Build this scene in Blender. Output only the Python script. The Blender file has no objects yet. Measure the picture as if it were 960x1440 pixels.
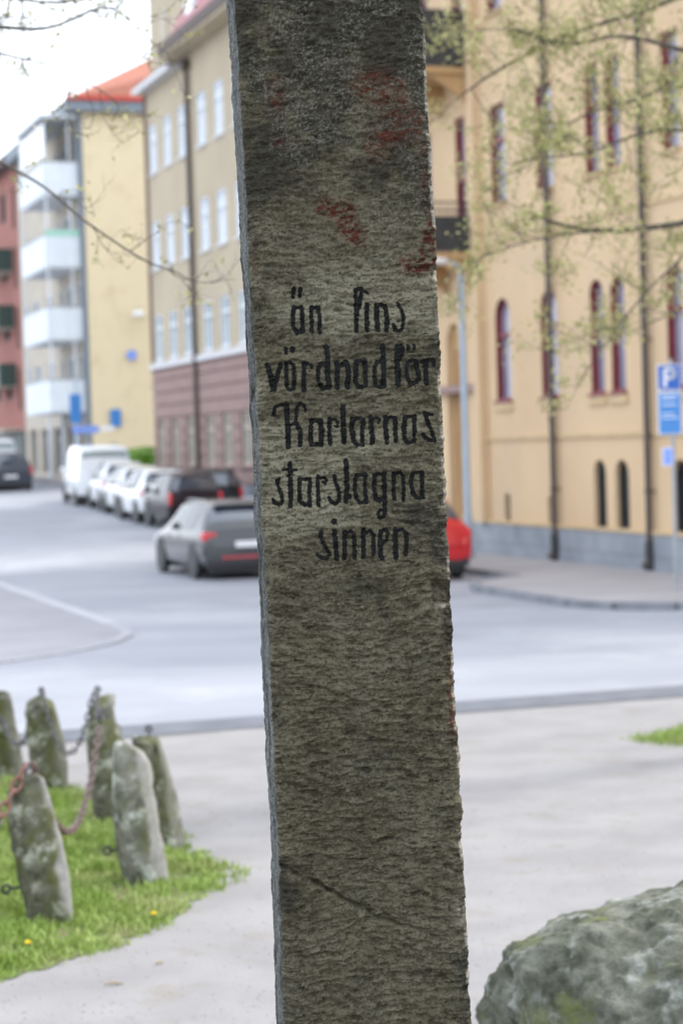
import bpy, bmesh, math, random
import numpy as np
from mathutils import Vector, Matrix
random.seed(7); RNG = np.random.default_rng(11)
SC = bpy.context.scene
COL = SC.collection

# ------------------------------------------------------------------ camera
cam_d = bpy.data.cameras.new('camera'); cam = bpy.data.objects.new('camera', cam_d); COL.objects.link(cam)
SC.camera = cam
cam_d.sensor_fit = 'VERTICAL'; cam_d.sensor_height = 36.0; cam_d.sensor_width = 24.0
cam_d.lens = 36.0 * 2900 / 1440
cam_d.clip_start = 0.1; cam_d.clip_end = 2000
PITCH, ROLL = math.atan(95 / 2900), 0.03
fw = Vector((0, math.cos(PITCH), -math.sin(PITCH))); r0 = Vector((1, 0, 0)); u0 = Vector((0, math.sin(PITCH), math.cos(PITCH)))
rt = r0 * math.cos(ROLL) - u0 * math.sin(ROLL); up = u0 * math.cos(ROLL) + r0 * math.sin(ROLL)
cam.matrix_world = Matrix(((rt.x, up.x, -fw.x, 0), (rt.y, up.y, -fw.y, 0), (rt.z, up.z, -fw.z, 2.5), (0, 0, 0, 1)))
cam_d.dof.use_dof = True; cam_d.dof.focus_distance = 4.97; cam_d.dof.aperture_fstop = 3.7; cam_d.dof.aperture_blades = 0

# ------------------------------------------------------------------ light: bright thin overcast
SUN_EL, SUN_AZ = math.radians(50), math.radians(58)      # azimuth from +Y, negative = left
w = bpy.data.worlds.new('World'); SC.world = w; w.use_nodes = True
nt = w.node_tree; nt.nodes.clear()
out = nt.nodes.new('ShaderNodeOutputWorld'); bg = nt.nodes.new('ShaderNodeBackground')
sky = nt.nodes.new('ShaderNodeTexSky'); sky.sky_type = 'NISHITA'; sky.sun_disc = False
sky.sun_elevation = SUN_EL; sky.sun_rotation = SUN_AZ; sky.dust_density = 3.0; sky.air_density = 1.0; sky.ozone_density = 1.0
mixc = nt.nodes.new('ShaderNodeMix'); mixc.data_type = 'RGBA'
mixc.inputs[0].default_value = 0.72
mixc.inputs[7].default_value = (8.6, 9.1, 9.9, 1)          # the thin white cloud deck over the whole sky
nt.links.new(sky.outputs[0], mixc.inputs[6]); nt.links.new(mixc.outputs[2], bg.inputs[0]); nt.links.new(bg.outputs[0], out.inputs[0])
bg.inputs[1].default_value = 0.12
sd = bpy.data.lights.new('sun', 'SUN'); sd.energy = 1.25; sd.angle = math.radians(11); sd.color = (1, 0.955, 0.88)
sun = bpy.data.objects.new('sun', sd); COL.objects.link(sun)
to_sun = Vector((math.sin(SUN_AZ) * math.cos(SUN_EL), math.cos(SUN_AZ) * math.cos(SUN_EL), math.sin(SUN_EL)))
sun.rotation_euler = to_sun.to_track_quat('Z', 'Y').to_euler()
vs = SC.view_settings; vs.view_transform = 'Standard'; vs.look = 'None'; vs.gamma = 1; vs.exposure = 1.28
vs.use_curve_mapping = False
SC.cycles.max_bounces = 6; SC.cycles.transparent_max_bounces = 8; SC.cycles.use_denoising = True

# ------------------------------------------------------------------ frame of the street: u across it, v along it
NU = Vector((0.95, 0.3122, 0)); SV = Vector((-0.3122, 0.95, 0)); PHI = math.atan2(0.3122, 0.95)
def P(u, v, z=0.0): return NU * u + SV * v + Vector((0, 0, z))
def gz(y): return 0.0 if y < 45 else 0.027 * (min(y, 150) - 45)
def gzp(p): return gz(p.y)

# ------------------------------------------------------------------ materials
def mat(name, c1, c2=None, scale=5, rough=.8, bump=0, bscale=40, metal=0, spec=.5, stretch=(1, 1, 1), detail=6, lo=.35, hi=.65, coat=0, c3=None, s3=1, m3=(.55, .7), bdist=.01):
    m = bpy.data.materials.new(name); m.use_nodes = True; t = m.node_tree; b = t.nodes['Principled BSDF']
    b.inputs['Roughness'].default_value = rough; b.inputs['Metallic'].default_value = metal
    b.inputs['Specular IOR Level'].default_value = spec; b.inputs['Coat Weight'].default_value = coat
    b.inputs['Base Color'].default_value = (*c1, 1)
    if c2 or bump:
        tc = t.nodes.new('ShaderNodeTexCoord'); mp = t.nodes.new('ShaderNodeMapping'); mp.inputs['Scale'].default_value = stretch
        t.links.new(tc.outputs['Object'], mp.inputs[0])
    if c2:
        n = t.nodes.new('ShaderNodeTexNoise'); n.inputs['Scale'].default_value = scale; n.inputs['Detail'].default_value = detail
        t.links.new(mp.outputs[0], n.inputs[0])
        r = t.nodes.new('ShaderNodeMapRange'); r.inputs[1].default_value = lo; r.inputs[2].default_value = hi
        t.links.new(n.outputs[0], r.inputs[0])
        x = t.nodes.new('ShaderNodeMix'); x.data_type = 'RGBA'; x.inputs[6].default_value = (*c1, 1); x.inputs[7].default_value = (*c2, 1)
        t.links.new(r.outputs[0], x.inputs[0]); last = x.outputs[2]
        if c3:
            n3 = t.nodes.new('ShaderNodeTexNoise'); n3.inputs['Scale'].default_value = s3; n3.inputs['Detail'].default_value = 7
            n3.inputs['Roughness'].default_value = .65
            t.links.new(tc.outputs['Object'], n3.inputs[0])
            r3 = t.nodes.new('ShaderNodeMapRange'); r3.inputs[1].default_value = m3[0]; r3.inputs[2].default_value = m3[1]
            t.links.new(n3.outputs[0], r3.inputs[0])
            x3 = t.nodes.new('ShaderNodeMix'); x3.data_type = 'RGBA'; x3.inputs[7].default_value = (*c3, 1)
            t.links.new(r3.outputs[0], x3.inputs[0]); t.links.new(last, x3.inputs[6]); last = x3.outputs[2]
        t.links.new(last, b.inputs['Base Color'])
    if bump:
        nb = t.nodes.new('ShaderNodeTexNoise'); nb.inputs['Scale'].default_value = bscale; nb.inputs['Detail'].default_value = 8
        t.links.new(mp.outputs[0], nb.inputs[0])
        bp = t.nodes.new('ShaderNodeBump'); bp.inputs['Strength'].default_value = bump; bp.inputs['Distance'].default_value = bdist
        t.links.new(nb.outputs[0], bp.inputs['Height']); t.links.new(bp.outputs[0], b.inputs['Normal'])
    return m
M = {}
M['gravel'] = mat('gravel', (.255, .247, .245), (.208, .20, .199), 1.6, .95, .8, 60, c3=(.20, .178, .15), s3=2.6, m3=(.54, .76))
M['asphalt'] = mat('asphalt', (.272, .283, .315), (.222, .234, .265), .5, .7, .3, 90, stretch=(.35, 1.3, 1), c3=(.325, .335, .36), s3=.22, m3=(.5, .66))
M['asphalt_dark'] = mat('asphalt_dark', (.085, .095, .115), (.12, .13, .15), 3, .75, .3, 90)
M['pave'] = mat('pave', (.325, .312, .318), (.275, .26, .265), .7, .85, .2, 60)
M['pave_left'] = mat('pave_left', (.275, .275, .295), (.235, .235, .255), .7, .85, .2, 60)
M['kerb'] = mat('kerb', (.335, .335, .355), (.28, .28, .305), 3, .8, .3, 40)
M['kerb_pale'] = mat('kerb_pale', (.40, .405, .43), (.36, .365, .39), 3, .8, .2, 40)
M['kerb_dark'] = mat('kerb_dark', (.16, .17, .19), (.22, .23, .25), 3, .8, .3, 40)
M['yellow'] = mat('yellow_render', (.62, .455, .28), (.57, .41, .25), .6, .9, .25, 30, c3=(.53, .395, .26), s3=.35, m3=(.52, .7))
M['yellow_trim'] = mat('yellow_trim', (.56, .42, .25), (.48, .35, .20), 2, .9, .2, 30)
M['orange'] = mat('orange_render', (.50, .32, .15), (.42, .27, .13), 2, .9, .2, 30)
M['plinth'] = mat('plinth_stone', (.30, .325, .355), (.22, .245, .275), 1.5, .85, .4, 25)
M['redwood'] = mat('red_painted_wood', (.22, .035, .045), (.17, .03, .04), 6, .45)
M['glass'] = mat('window_glass', (.09, .10, .13), None, rough=.05, spec=1.0)
M['glass_sky'] = mat('sky_reflect_glass', (.86, .87, .88), (.80, .82, .84), 1.0, .2, spec=1.0)  # bright sky reflection put into the pane colour as near white
M['glass_reflect'] = mat('lilac_reflect_glass', (.27, .26, .33), (.20, .20, .27), 1.5, .06, spec=1.0)  # lavender street and sky reflection painted into the pane colour
M['glass_pale'] = mat('pale_glass', (.33, .38, .38), (.26, .31, .32), 1.0, .1, spec=1.0)
M['glass_dark'] = mat('dark_glass', (.02, .025, .03), None, rough=.08, spec=.35)
M['pipe'] = mat('pipe_paint', (.085, .062, .05), (.065, .048, .04), 8, .5)
M['cream'] = mat('cream_render', (.47, .40, .29), (.42, .355, .255), .5, .9, .25, 30)
M['brown'] = mat('brown_stone', (.315, .215, .195), (.265, .18, .165), 2.5, .9, .3, 20)
M['brown_dark'] = mat('brown_joint', (.19, .13, .12), None, rough=.95)
M['gutter'] = mat('pale_gutter', (.55, .56, .58), None, rough=.4)
M['eave_dark'] = mat('eave_dark', (.10, .075, .065), None, rough=.7)
M['roof_pink'] = mat('roof_sheet', (.36, .10, .11), (.30, .085, .09), 2, .5)
M['roof_red'] = mat('roof_tile', (.37, .14, .09), (.31, .12, .08), 4, .8, .4, 20)
M['brick_yellow'] = mat('yellow_brick', (.76, .655, .45), (.69, .585, .38), 9, .9, .3, 30, stretch=(1, 1, 3.5), c3=(.64, .53, .34), s3=1.4, m3=(.5, .7))
M['eave_grey'] = mat('eave_grey', (.20, .24, .28), None, rough=.6)
M['white_panel'] = mat('white_panel', (.70, .755, .80), (.64, .69, .74), 1.2, .5)
M['grey_render'] = mat('grey_render', (.53, .48, .395), (.46, .41, .34), 1, .9)
M['brick_red'] = mat('red_brick', (.37, .155, .125), (.30, .125, .105), 8, .9, .3, 30, stretch=(1, 1, 3.5))
M['green_dark'] = mat('dark_green_paint', (.035, .065, .055), None, rough=.5)
M['glass_rear'] = mat('tailgate_glass', (.035, .05, .075), None, rough=.04, spec=1.0, coat=1.0)
M['curtain'] = mat('curtain', (.30, .19, .10), (.5, .42, .34), 2, .9, lo=.4, hi=.6)
M['black_metal'] = mat('black_iron', (.022, .024, .026), (.04, .042, .045), 5, .5)
M['lamp_paint'] = mat('lamp_paint', (.36, .44, .52), (.31, .39, .47), 3, .4)
M['lamp_white'] = mat('lamp_white', (.80, .82, .83), None, rough=.3)
M['sign_blue'] = mat('sign_blue', (.012, .10, .42), None, rough=.35)
M['sign_blue2'] = mat('sign_blue_pale', (.05, .22, .55), None, rough=.35)
M['sign_lilac'] = mat('sign_lilac', (.22, .34, .78), None, rough=.35)
M['white'] = mat('white_print', (.78, .79, .80), None, rough=.4)
M['steel'] = mat('galvanised', (.38, .40, .42), (.30, .32, .34), 8, .45, metal=.4)
M['rubber'] = mat('rubber', (.018, .018, .019), None, rough=.8)
M['rim'] = mat('rim_metal', (.45, .46, .48), None, rough=.3, metal=.7)
M['trim_black'] = mat('black_trim', (.022, .023, .025), None, rough=.5)
M['tail'] = mat('tail_lamp', (.62, .02, .03), None, rough=.15, coat=.6)
M['head'] = mat('head_lamp', (.7, .72, .75), None, rough=.1)
for k, c in (('grey', (.042, .045, .05)), ('grey_lower', (.035, .038, .042)), ('white', (.80, .82, .83)), ('plum', (.022, .016, .021)), ('black', (.012, .014, .017)), ('red', (.52, .012, .016)), ('navy', (.05, .06, .075))):  # grey_lower: same grey paint, darkened for the bumper's shaded, downward face
    M['car_' + k] = mat('car_paint_' + k, c, None, rough=.2, coat=(.45 if k == 'grey' else .7) if k not in ('black', 'plum', 'navy') else .06, spec=.5 if k not in ('black', 'plum') else .15, metal=.15 if k == 'grey' else 0)
M['grass'] = mat('grass_blade', (.22, .32, .055), (.31, .40, .11), 1.3, .6, spec=.3, c3=(.38, .39, .17), s3=2.2, m3=(.5, .7))
M['soil'] = mat('lawn_soil', (.10, .15, .035), (.15, .13, .07), 4, .95, .5, 60)
M['hedge'] = mat('hedge_leaf', (.10, .24, .02), (.15, .32, .03), 3, .6)
M['leaf'] = mat('young_leaf', (.40, .37, .15), (.31, .31, .10), 3, .55, c3=(.42, .34, .18), s3=2, m3=(.55, .7))
M['bark'] = mat('bark', (.10, .085, .065), (.06, .052, .042), 9, .9, .6, 40)
M['bark_pale'] = mat('lichen_bark', (.17, .17, .14), (.10, .095, .075), 9, .9, .6, 40)
M['rust'] = mat('rusty_iron', (.27, .15, .115), (.17, .08, .058), 30, .85, .4, 200)
M['iron'] = mat('weathered_iron', (.07, .068, .07), (.15, .15, .16), 30, .7, .3, 200)
M['iron_pale'] = mat('worn_chain_iron', (.12, .115, .115), (.17, .085, .065), 3, .6, .3, 200)
M['dandelion'] = mat('dandelion_yellow', (.80, .62, .02), None, rough=.7)
M['stem'] = mat('stem_green', (.12, .22, .04), None, rough=.7)
M['dry_leaf'] = mat('dry_leaf', (.38, .31, .20), (.28, .21, .13), 30, .8)

# ------------------------------------------------------------------ mesh helpers
class MB:
    def __init__(s): s.v = []; s.f = []
    def add(s, vs, fs):
        o = len(s.v); s.v += [tuple(p) for p in vs]; s.f += [tuple(i + o for i in f) for f in fs]; return s
    def quad(s, a, b, c, d): return s.add([a, b, c, d], [(0, 1, 2, 3)])
    def box(s, x0, x1, y0, y1, z0, z1):
        return s.add([(x0, y0, z0), (x1, y0, z0), (x1, y1, z0), (x0, y1, z0), (x0, y0, z1), (x1, y0, z1), (x1, y1, z1), (x0, y1, z1)],
                     [(0, 3, 2, 1), (4, 5, 6, 7), (0, 1, 5, 4), (1, 2, 6, 5), (2, 3, 7, 6), (3, 0, 4, 7)])
    def bbox(s, x0, x1, y0, y1, z0, z1, b=.01):          # box with chamfered vertical and top edges
        ring = [(x0 + b, y0), (x1 - b, y0), (x1, y0 + b), (x1, y1 - b), (x1 - b, y1), (x0 + b, y1), (x0, y1 - b), (x0, y0 + b)]
        cx, cy = (x0 + x1) / 2, (y0 + y1) / 2
        top = [(p[0] - math.copysign(b, p[0] - cx), p[1] - math.copysign(b, p[1] - cy)) for p in ring]
        vs = [(x, y, z0) for x, y in ring] + [(x, y, z1 - b) for x, y in ring] + [(x, y, z1) for x, y in top]
        fs = [tuple(range(7, -1, -1)), tuple(range(16, 24))]
        for k in (0, 8):
            for i in range(8): j = (i + 1) % 8; fs.append((k + i, k + j, k + 8 + j, k + 8 + i))
        return s.add(vs, fs)
    def tube(s, pts, rad, n=8, cap=True):
        pts = [Vector(p) for p in pts]; R = rad if isinstance(rad, (list, tuple)) else [rad] * len(pts)
        vs = []; fs = []; ref = None
        for i, p in enumerate(pts):
            t = (pts[min(i + 1, len(pts) - 1)] - pts[max(i - 1, 0)]).normalized()
            if ref is None: ref = t.orthogonal().normalized()
            a = (ref - t * ref.dot(t))
            a = a.normalized() if a.length > 1e-6 else t.orthogonal().normalized()
            ref = a; b = t.cross(a)
            for k in range(n):
                q = 2 * math.pi * k / n; vs.append(p + (a * math.cos(q) + b * math.sin(q)) * R[i])
        for i in range(len(pts) - 1):
            for k in range(n): j = (k + 1) % n; fs.append((i * n + k, i * n + j, (i + 1) * n + j, (i + 1) * n + k))
        if cap: fs.append(tuple(range(n - 1, -1, -1))); fs.append(tuple(range((len(pts) - 1) * n, len(pts) * n)))
        return s.add(vs, fs)
    def torus(s, c, R, r, ax=2, n=14, m=6, sx=1, sy=1):
        vs = []; fs = []
        for i in range(n):
            a = 2 * math.pi * i / n
            for j in range(m):
                b = 2 * math.pi * j / m; d = R + r * math.cos(b)
                q = [d * math.cos(a) * sx, d * math.sin(a) * sy, r * math.sin(b)]
                q = [(q[0], q[1], q[2]), (q[0], q[2], q[1]), (q[2], q[0], q[1])][{2: 0, 1: 1, 0: 2}[ax]]
                vs.append((c[0] + q[0], c[1] + q[1], c[2] + q[2]))
        for i in range(n):
            for j in range(m):
                i2 = (i + 1) % n; j2 = (j + 1) % m; fs.append((i * m + j, i2 * m + j, i2 * m + j2, i * m + j2))
        return s.add(vs, fs)
    def cyl(s, c, r, h, ax=2, n=24):
        e = Vector((0, 0, 0)); e[ax] = h / 2; c = Vector(c)
        return s.tube([c - e, c + e], r, n)
    def prism(s, poly, z0, z1):
        n = len(poly); vs = [(x, y, z0) for x, y in poly] + [(x, y, z1) for x, y in poly]
        return s.add(vs, [tuple(range(n - 1, -1, -1)), tuple(range(n, 2 * n))] + [(i, (i + 1) % n, n + (i + 1) % n, n + i) for i in range(n)])
    def build(s, name, m, parent=None, smooth=False, angle=None):
        me = bpy.data.meshes.new(name); me.from_pydata(s.v, [], s.f); me.validate(); me.update()
        bm = bmesh.new(); bm.from_mesh(me); bmesh.ops.recalc_face_normals(bm, faces=bm.faces); bm.to_mesh(me); bm.free()
        me.materials.append(M[m] if isinstance(m, str) else m)
        if smooth: me.polygons.foreach_set('use_smooth', [True] * len(me.polygons))
        if angle: me.set_sharp_from_angle(angle=math.radians(angle))
        o = bpy.data.objects.new(name, me); COL.objects.link(o)
        if parent: o.parent = parent
        return o
def np_mesh(name, V, F, m, parent=None, smooth=False, attrs=None):
    me = bpy.data.meshes.new(name); V = np.asarray(V, np.float32); F = np.asarray(F, np.int32)
    k = F.shape[1]; me.vertices.add(len(V)); me.vertices.foreach_set('co', V.ravel())
    me.loops.add(F.size); me.loops.foreach_set('vertex_index', F.ravel())
    me.polygons.add(len(F)); me.polygons.foreach_set('loop_start', np.arange(0, F.size, k, dtype=np.int32))
    me.polygons.foreach_set('use_smooth', np.full(len(F), smooth))
    me.update(calc_edges=True)
    for an, av in (attrs or {}).items():
        a = me.attributes.new(an, 'FLOAT', 'POINT'); a.data.foreach_set('value', np.asarray(av, np.float32).ravel())
    me.materials.append(M[m] if isinstance(m, str) else m)
    o = bpy.data.objects.new(name, me); COL.objects.link(o)
    if parent: o.parent = parent
    return o
def tag(o, label=None, cat=None, group=None, kind=None):
    if label: o['label'] = label
    if cat: o['category'] = cat
    if group: o['group'] = group
    if kind: o['kind'] = kind
    return o
def thing(name, label, cat, loc=(0, 0, 0), rz=0, group=None):
    o = bpy.data.objects.new(name, None); COL.objects.link(o); o.empty_display_size = .2
    o.location = loc; o.rotation_euler = (0, 0, rz); return tag(o, label, cat, group)
def inst(src, name, parent, loc=None, rot=None, scale=None):       # same mesh data, own object
    o = bpy.data.objects.new(name, src.data); COL.objects.link(o); o.parent = parent
    if loc is not None: o.location = loc
    if rot is not None: o.rotation_euler = rot
    if scale is not None: o.scale = scale
    return o

# ------------------------------------------------------------------ noise
_T2 = RNG.random((256, 256)); _T3 = RNG.random((64, 64, 64))
def n2(x, y):
    xi = np.floor(x).astype(int); yi = np.floor(y).astype(int); fx = x - xi; fy = y - yi
    fx = fx * fx * (3 - 2 * fx); fy = fy * fy * (3 - 2 * fy); a = xi & 255; b = yi & 255; c = (xi + 1) & 255; d = (yi + 1) & 255
    return (_T2[a, b] * (1 - fx) + _T2[c, b] * fx) * (1 - fy) + (_T2[a, d] * (1 - fx) + _T2[c, d] * fx) * fy
def f2(x, y, o=4, g=.5):
    s = 0; am = 1; t = 0
    for i in range(o): s = s + am * n2(x * 2 ** i + 17.3 * i, y * 2 ** i + 5.1 * i); t += am; am *= g
    return s / t
def n3(p):
    i = np.floor(p).astype(int); f = p - i; f = f * f * (3 - 2 * f); r = 0
    for dx in (0, 1):
        for dy in (0, 1):
            for dz in (0, 1):
                wt = (f[:, 0] if dx else 1 - f[:, 0]) * (f[:, 1] if dy else 1 - f[:, 1]) * (f[:, 2] if dz else 1 - f[:, 2])
                r = r + wt * _T3[(i[:, 0] + dx) & 63, (i[:, 1] + dy) & 63, (i[:, 2] + dz) & 63]
    return r
def f3(p, o=5, g=.5):
    s = 0; am = 1; t = 0
    for i in range(o): s = s + am * n3(p * 2 ** i + 7.7 * i); t += am; am *= g
    return s / t
def sstep(a, b, x): t = np.clip((x - a) / (b - a), 0, 1); return t * t * (3 - 2 * t)

# ------------------------------------------------------------------ ground, roads, pavements
def sheet(name, poly, z, m, thick=0, world=False, kind='structure', step=None):
    bm = bmesh.new()
    pts = [Vector((p[0], p[1], 0)) if world else P(*p) for p in poly]
    f = bm.faces.new([bm.verts.new(p) for p in pts])
    if f.normal.z < 0: f.normal_flip()
    for yc in (45, 150):
        bmesh.ops.bisect_plane(bm, geom=bm.verts[:] + bm.edges[:] + bm.faces[:], plane_co=(0, yc, 0), plane_no=(0, 1, 0))
    if thick:
        r = bmesh.ops.extrude_face_region(bm, geom=bm.faces[:])
        for v in r['geom']:
            if isinstance(v, bmesh.types.BMVert): v.co.z -= thick
    for v in bm.verts: v.co.z += z + gz(v.co.y)
    bmesh.ops.recalc_face_normals(bm, faces=bm.faces)
    me = bpy.data.meshes.new(name); bm.to_mesh(me); bm.free(); me.materials.append(M[m])
    o = bpy.data.objects.new(name, me); COL.objects.link(o); o['kind'] = kind; return o
sheet('ground', [(-400, -60), (400, -60), (400, 900), (-400, 900)], 0, 'gravel', world=True)
sheet('road', [(-60, 18.4), (60, 18.4), (60, 26.4), (14.6, 26.4), (14.6, 45.5), (16.1, 47.5), (16.1, 260), (5.6, 260), (5.6, 26.4), (-60, 26.4)], .004, 'asphalt')
sheet('asphalt_strip', [(-60, 17.66), (60, 17.56), (60, 18.34), (-60, 18.42)], .008, 'asphalt_dark')
arcL = [(6.05, 29.0), (6.02, 28.0), (5.85, 27.2), (5.45, 26.3), (4.8, 25.5), (3.9, 24.8), (2.8, 24.45), (1.5, 24.3)]
pl = sheet('pavement_left', [(6.0, 260)] + [(u - .02, v) for u, v in arcL] + [(-60, 24.3), (-60, 260)], .028, 'pave_left', thick=.2)
prc = [(60, 26.1), (14.6, 26.1), (13.6, 26.3), (12.95, 26.9), (12.65, 27.8), (12.7, 31.6), (13.0, 32.5), (13.7, 33.2), (14.25, 33.6), (14.3, 35), (14.3, 46), (15.0, 47.2), (15.85, 48)]
pr = sheet('pavement_right', prc + [(15.85, 260), (60, 260)], .10, 'pave', thick=.25)
def kerb_run(parent, path, m, width, h, L=1.0, stop=90):
    cur = [P(u, v) for u, v in path]; seg = []
    for a, b in zip(cur, cur[1:]):
        n = max(1, round((b - a).length / L))
        for i in range(n): seg.append((a.lerp(b, i / n), a.lerp(b, (i + 1) / n)))
    for a, b in seg:
        d = (b - a).normalized(); s = Vector((-d.y, d.x, 0)) * width / 2; a2 = a + d * .008; b2 = b - d * .008
        if a.y > stop: break
        jz = random.uniform(-.004, .004); q = []
        for p in (a2 - s, b2 - s, b2 + s, a2 + s): q.append((p.x, p.y, gz(p.y) + h + jz))
        lowr = [(x, y, z - .3) for x, y, z in q]
        mb = MB().add(lowr + q, [(3, 2, 1, 0), (4, 5, 6, 7), (0, 1, 5, 4), (1, 2, 6, 5), (2, 3, 7, 6), (3, 0, 4, 7)])
        mb.build('kerb_stone', m, parent)
kerb_run(pl, [(-8, 24.3)] + arcL[::-1], 'kerb', .16, .033)
kerb_run(pl, [(6.05, 29.0), (6.05, 80)], 'kerb_pale', .22, .038, L=1.6)
kerb_run(pr, [(26, 26.1)] + prc[1:] + [(15.85, 80)], 'kerb_dark', .15, .115)
PC = dict(a=(.052, .046, .028), b=(.110, .098, .063), pale=(.172, .160, .112), crust=(.027, .025, .018), dark=(.015, .014, .009), speck=(.15, .147, .12), rust=(.056, .018, .010), s1=(.040, .045, .045), s2=(.168, .174, .164), edge_light=(.36, .33, .27))

# ------------------------------------------------------------------ buildings (local x = into the building, local y = along the street)
def bld(name, label, v0, group=None):
    return thing(name, label, 'building', P(16.7, v0), PHI, group)
def facade(mb, y0, y1, z0, z1, holes, d=.14, x=0.0):
    ys = sorted({y0, y1, *[h[0] for h in holes], *[h[1] for h in holes]}); zs = sorted({z0, z1, *[h[2] for h in holes], *[h[3] for h in holes]})
    for a, b in zip(ys, ys[1:]):
        for c, e in zip(zs, zs[1:]):
            my, mz = (a + b) / 2, (c + e) / 2
            if any(h[0] < my < h[1] and h[2] < mz < h[3] for h in holes): continue
            mb.quad((x, a, c), (x, b, c), (x, b, e), (x, a, e))
    for h in holes:
        a, b, c, e = h[:4]; arch = len(h) > 4 and h[4]
        zt = e - (b - a) / 2 if arch else e
        mb.quad((x, a, c), (x + d, a, c), (x + d, a, zt), (x, a, zt)); mb.quad((x, b, c), (x + d, b, c), (x + d, b, zt), (x, b, zt))
        mb.quad((x, a, c), (x, b, c), (x + d, b, c), (x + d, a, c))
        if not arch: mb.quad((x, a, e), (x, b, e), (x + d, b, e), (x + d, a, e))
        else:
            r = (b - a) / 2; cy = (a + b) / 2; N = 10
            arc = [(cy + r * math.cos(math.pi * k / N), zt + r * math.sin(math.pi * k / N)) for k in range(N + 1)]   # from b side to a side
            for (p, q), (p2, q2) in zip(arc, arc[1:]):
                mb.quad((x, p, q), (x + d, p, q), (x + d, p2, q2), (x, p2, q2))
                mb.quad((x, p, q), (x, p2, q2), (x, p2, e), (x, p, e))
def arc_poly(a, b, c, e, arch, N=10):
    if not arch: return [(a, c), (b, c), (b, e), (a, e)]
    r = (b - a) / 2; cy = (a + b) / 2; zt = e - r
    return [(a, c), (b, c)] + [(cy + r * math.cos(math.pi * k / N), zt + r * math.sin(math.pi * k / N)) for k in range(N + 1)]
def window(par, a, b, c, e, arch=False, fm='redwood', gm='glass', d=.14, fw_=.09, mull=1, trans=(.62,), x=0.0, name='window', lower=None, liner=False):
    mb = MB(); out_ = arc_poly(a, b, c, e, arch); k = fw_
    inn = arc_poly(a + k, b - k, c + k, e - k, arch)
    n = len(out_); x0, x1 = x + d - .07, x + d + .03
    for i in range(n):
        j = (i + 1) % n; o1, o2, i1, i2 = out_[i], out_[j], inn[i], inn[j]
        mb.quad((x0, *o1), (x0, *o2), (x0, *i2), (x0, *i1)); mb.quad((x0, *i1), (x0, *i2), (x1, *i2), (x1, *i1))
        mb.quad((x0, *o1), (x1, *o1), (x1, *o2), (x0, *o2))
    if liner:
        for i in range(n):
            j = (i + 1) % n; o1, o2 = out_[i], out_[j]; mb.quad((x + .02, *[q + (.004 if q < (a + b) / 2 else -.004) if h == 0 else q + (.004 if q < (c + e) / 2 else -.004) for h, q in enumerate(o1)]), (x + .02, *[q + (.004 if q < (a + b) / 2 else -.004) if h == 0 else q + (.004 if q < (c + e) / 2 else -.004) for h, q in enumerate(o2)]), (x0, *o2), (x0, *o1))
    H = e - c
    for m_ in range(mull):
        y = a + (b - a) * (m_ + 1) / (mull + 1); mb.box(x0 + .006, x1, y - .03, y + .03, c + k, e - k)
    for t in trans: mb.box(x0 + .003, x1, a + k, b - k, c + H * t - .04, c + H * t + .04)
    f = mb.build(name, fm, par)
    ip = arc_poly(a + k * .7, b - k * .7, c + k * .7, e - k * .7, arch)
    MB().add([(x + d + .01, *p) for p in ip], [tuple(range(len(ip)))]).build('pane', gm, f)
    return f
def sill(par, a, b, z, m, proj=.07, h=.08, x=0.0, ov=.08):
    MB().box(x - proj, x + .05, a - ov, b + ov, z - h, z - .002).build('window_sill', m, par)

# ---- the yellow building on the right
Y0V = 26.0
yb = bld('apartment_building', 'yellow rendered apartment building with red arched windows and grey stone base, right of the pillar', Y0V)
def yv(v): return v - Y0V
W1 = [(39.35, 40.15), (37.0, 37.8), (34.92, 35.52), (34.03, 34.63), (31.75, 32.4), (29.4, 30.2), (27.2, 28.0)]
holes = []
for a, b in W1:
    holes += [(yv(a), yv(b), 3.32, 5.44, True), (yv(a), yv(b), 7.40, 9.45), (yv(a), yv(b), 11.35, 13.4)]
B1 = [(34.98, 35.52, .76, 2.07), (34.03, 34.6, .76, 2.07), (31.7, 32.35, .76, 2.07), (27.2, 27.9, .76, 2.07)]
S1 = [(39.6, 39.88, .76, 1.36), (37.36, 37.66, .76, 1.36), (29.6, 29.9, .76, 1.36)]
for a, b, c, e in B1: holes.append((yv(a), yv(b), c, e, True))
for a, b, c, e in S1: holes.append((yv(a), yv(b), c, e))
D1 = [(41.55, 42.12, 6.55, 9.5), (41.55, 42.12, 10.55, 13.5), (43.6, 44.2, 7.4, 9.45), (43.6, 44.2, 11.35, 13.4)]
for q in D1: holes.append((yv(q[0]), yv(q[1]), q[2], q[3]))
holes.append((yv(42.1), yv(43.0), .75, 5.1, True))
mb = MB(); facade(mb, 0, yv(46.5), .72, 15.2, holes, .16)
mb.quad((0, 0, .72), (12, 0, .72), (12, 0, 15.2), (0, 0, 15.2)); mb.quad((0, yv(46.5), .72), (12, yv(46.5), .72), (12, yv(46.5), 15.2), (0, yv(46.5), 15.2))
mb.quad((12, 0, .72), (12, yv(46.5), .72), (12, yv(46.5), 15.2), (12, 0, 15.2))
mb.build('wall', 'yellow', yb)
for i, (a, b) in enumerate(W1):
    for c, e, ar in ((3.32, 5.44, True), (7.40, 9.45, False), (11.35, 13.4, False)):
        window(yb, yv(a), yv(b), c, e, ar, gm='glass_reflect', d=.13, fw_=.05, mull=0, trans=(.64,), liner=True); sill(yb, yv(a), yv(b), c, 'redwood' if c < 5 else 'yellow_trim', h=.06, ov=.03)
        if c < 5: MB().box(-.05, .02, yv(a) - .07, yv(b) + .07, c - .22, c - .063).build('window_apron', 'yellow_trim', yb)
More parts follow.
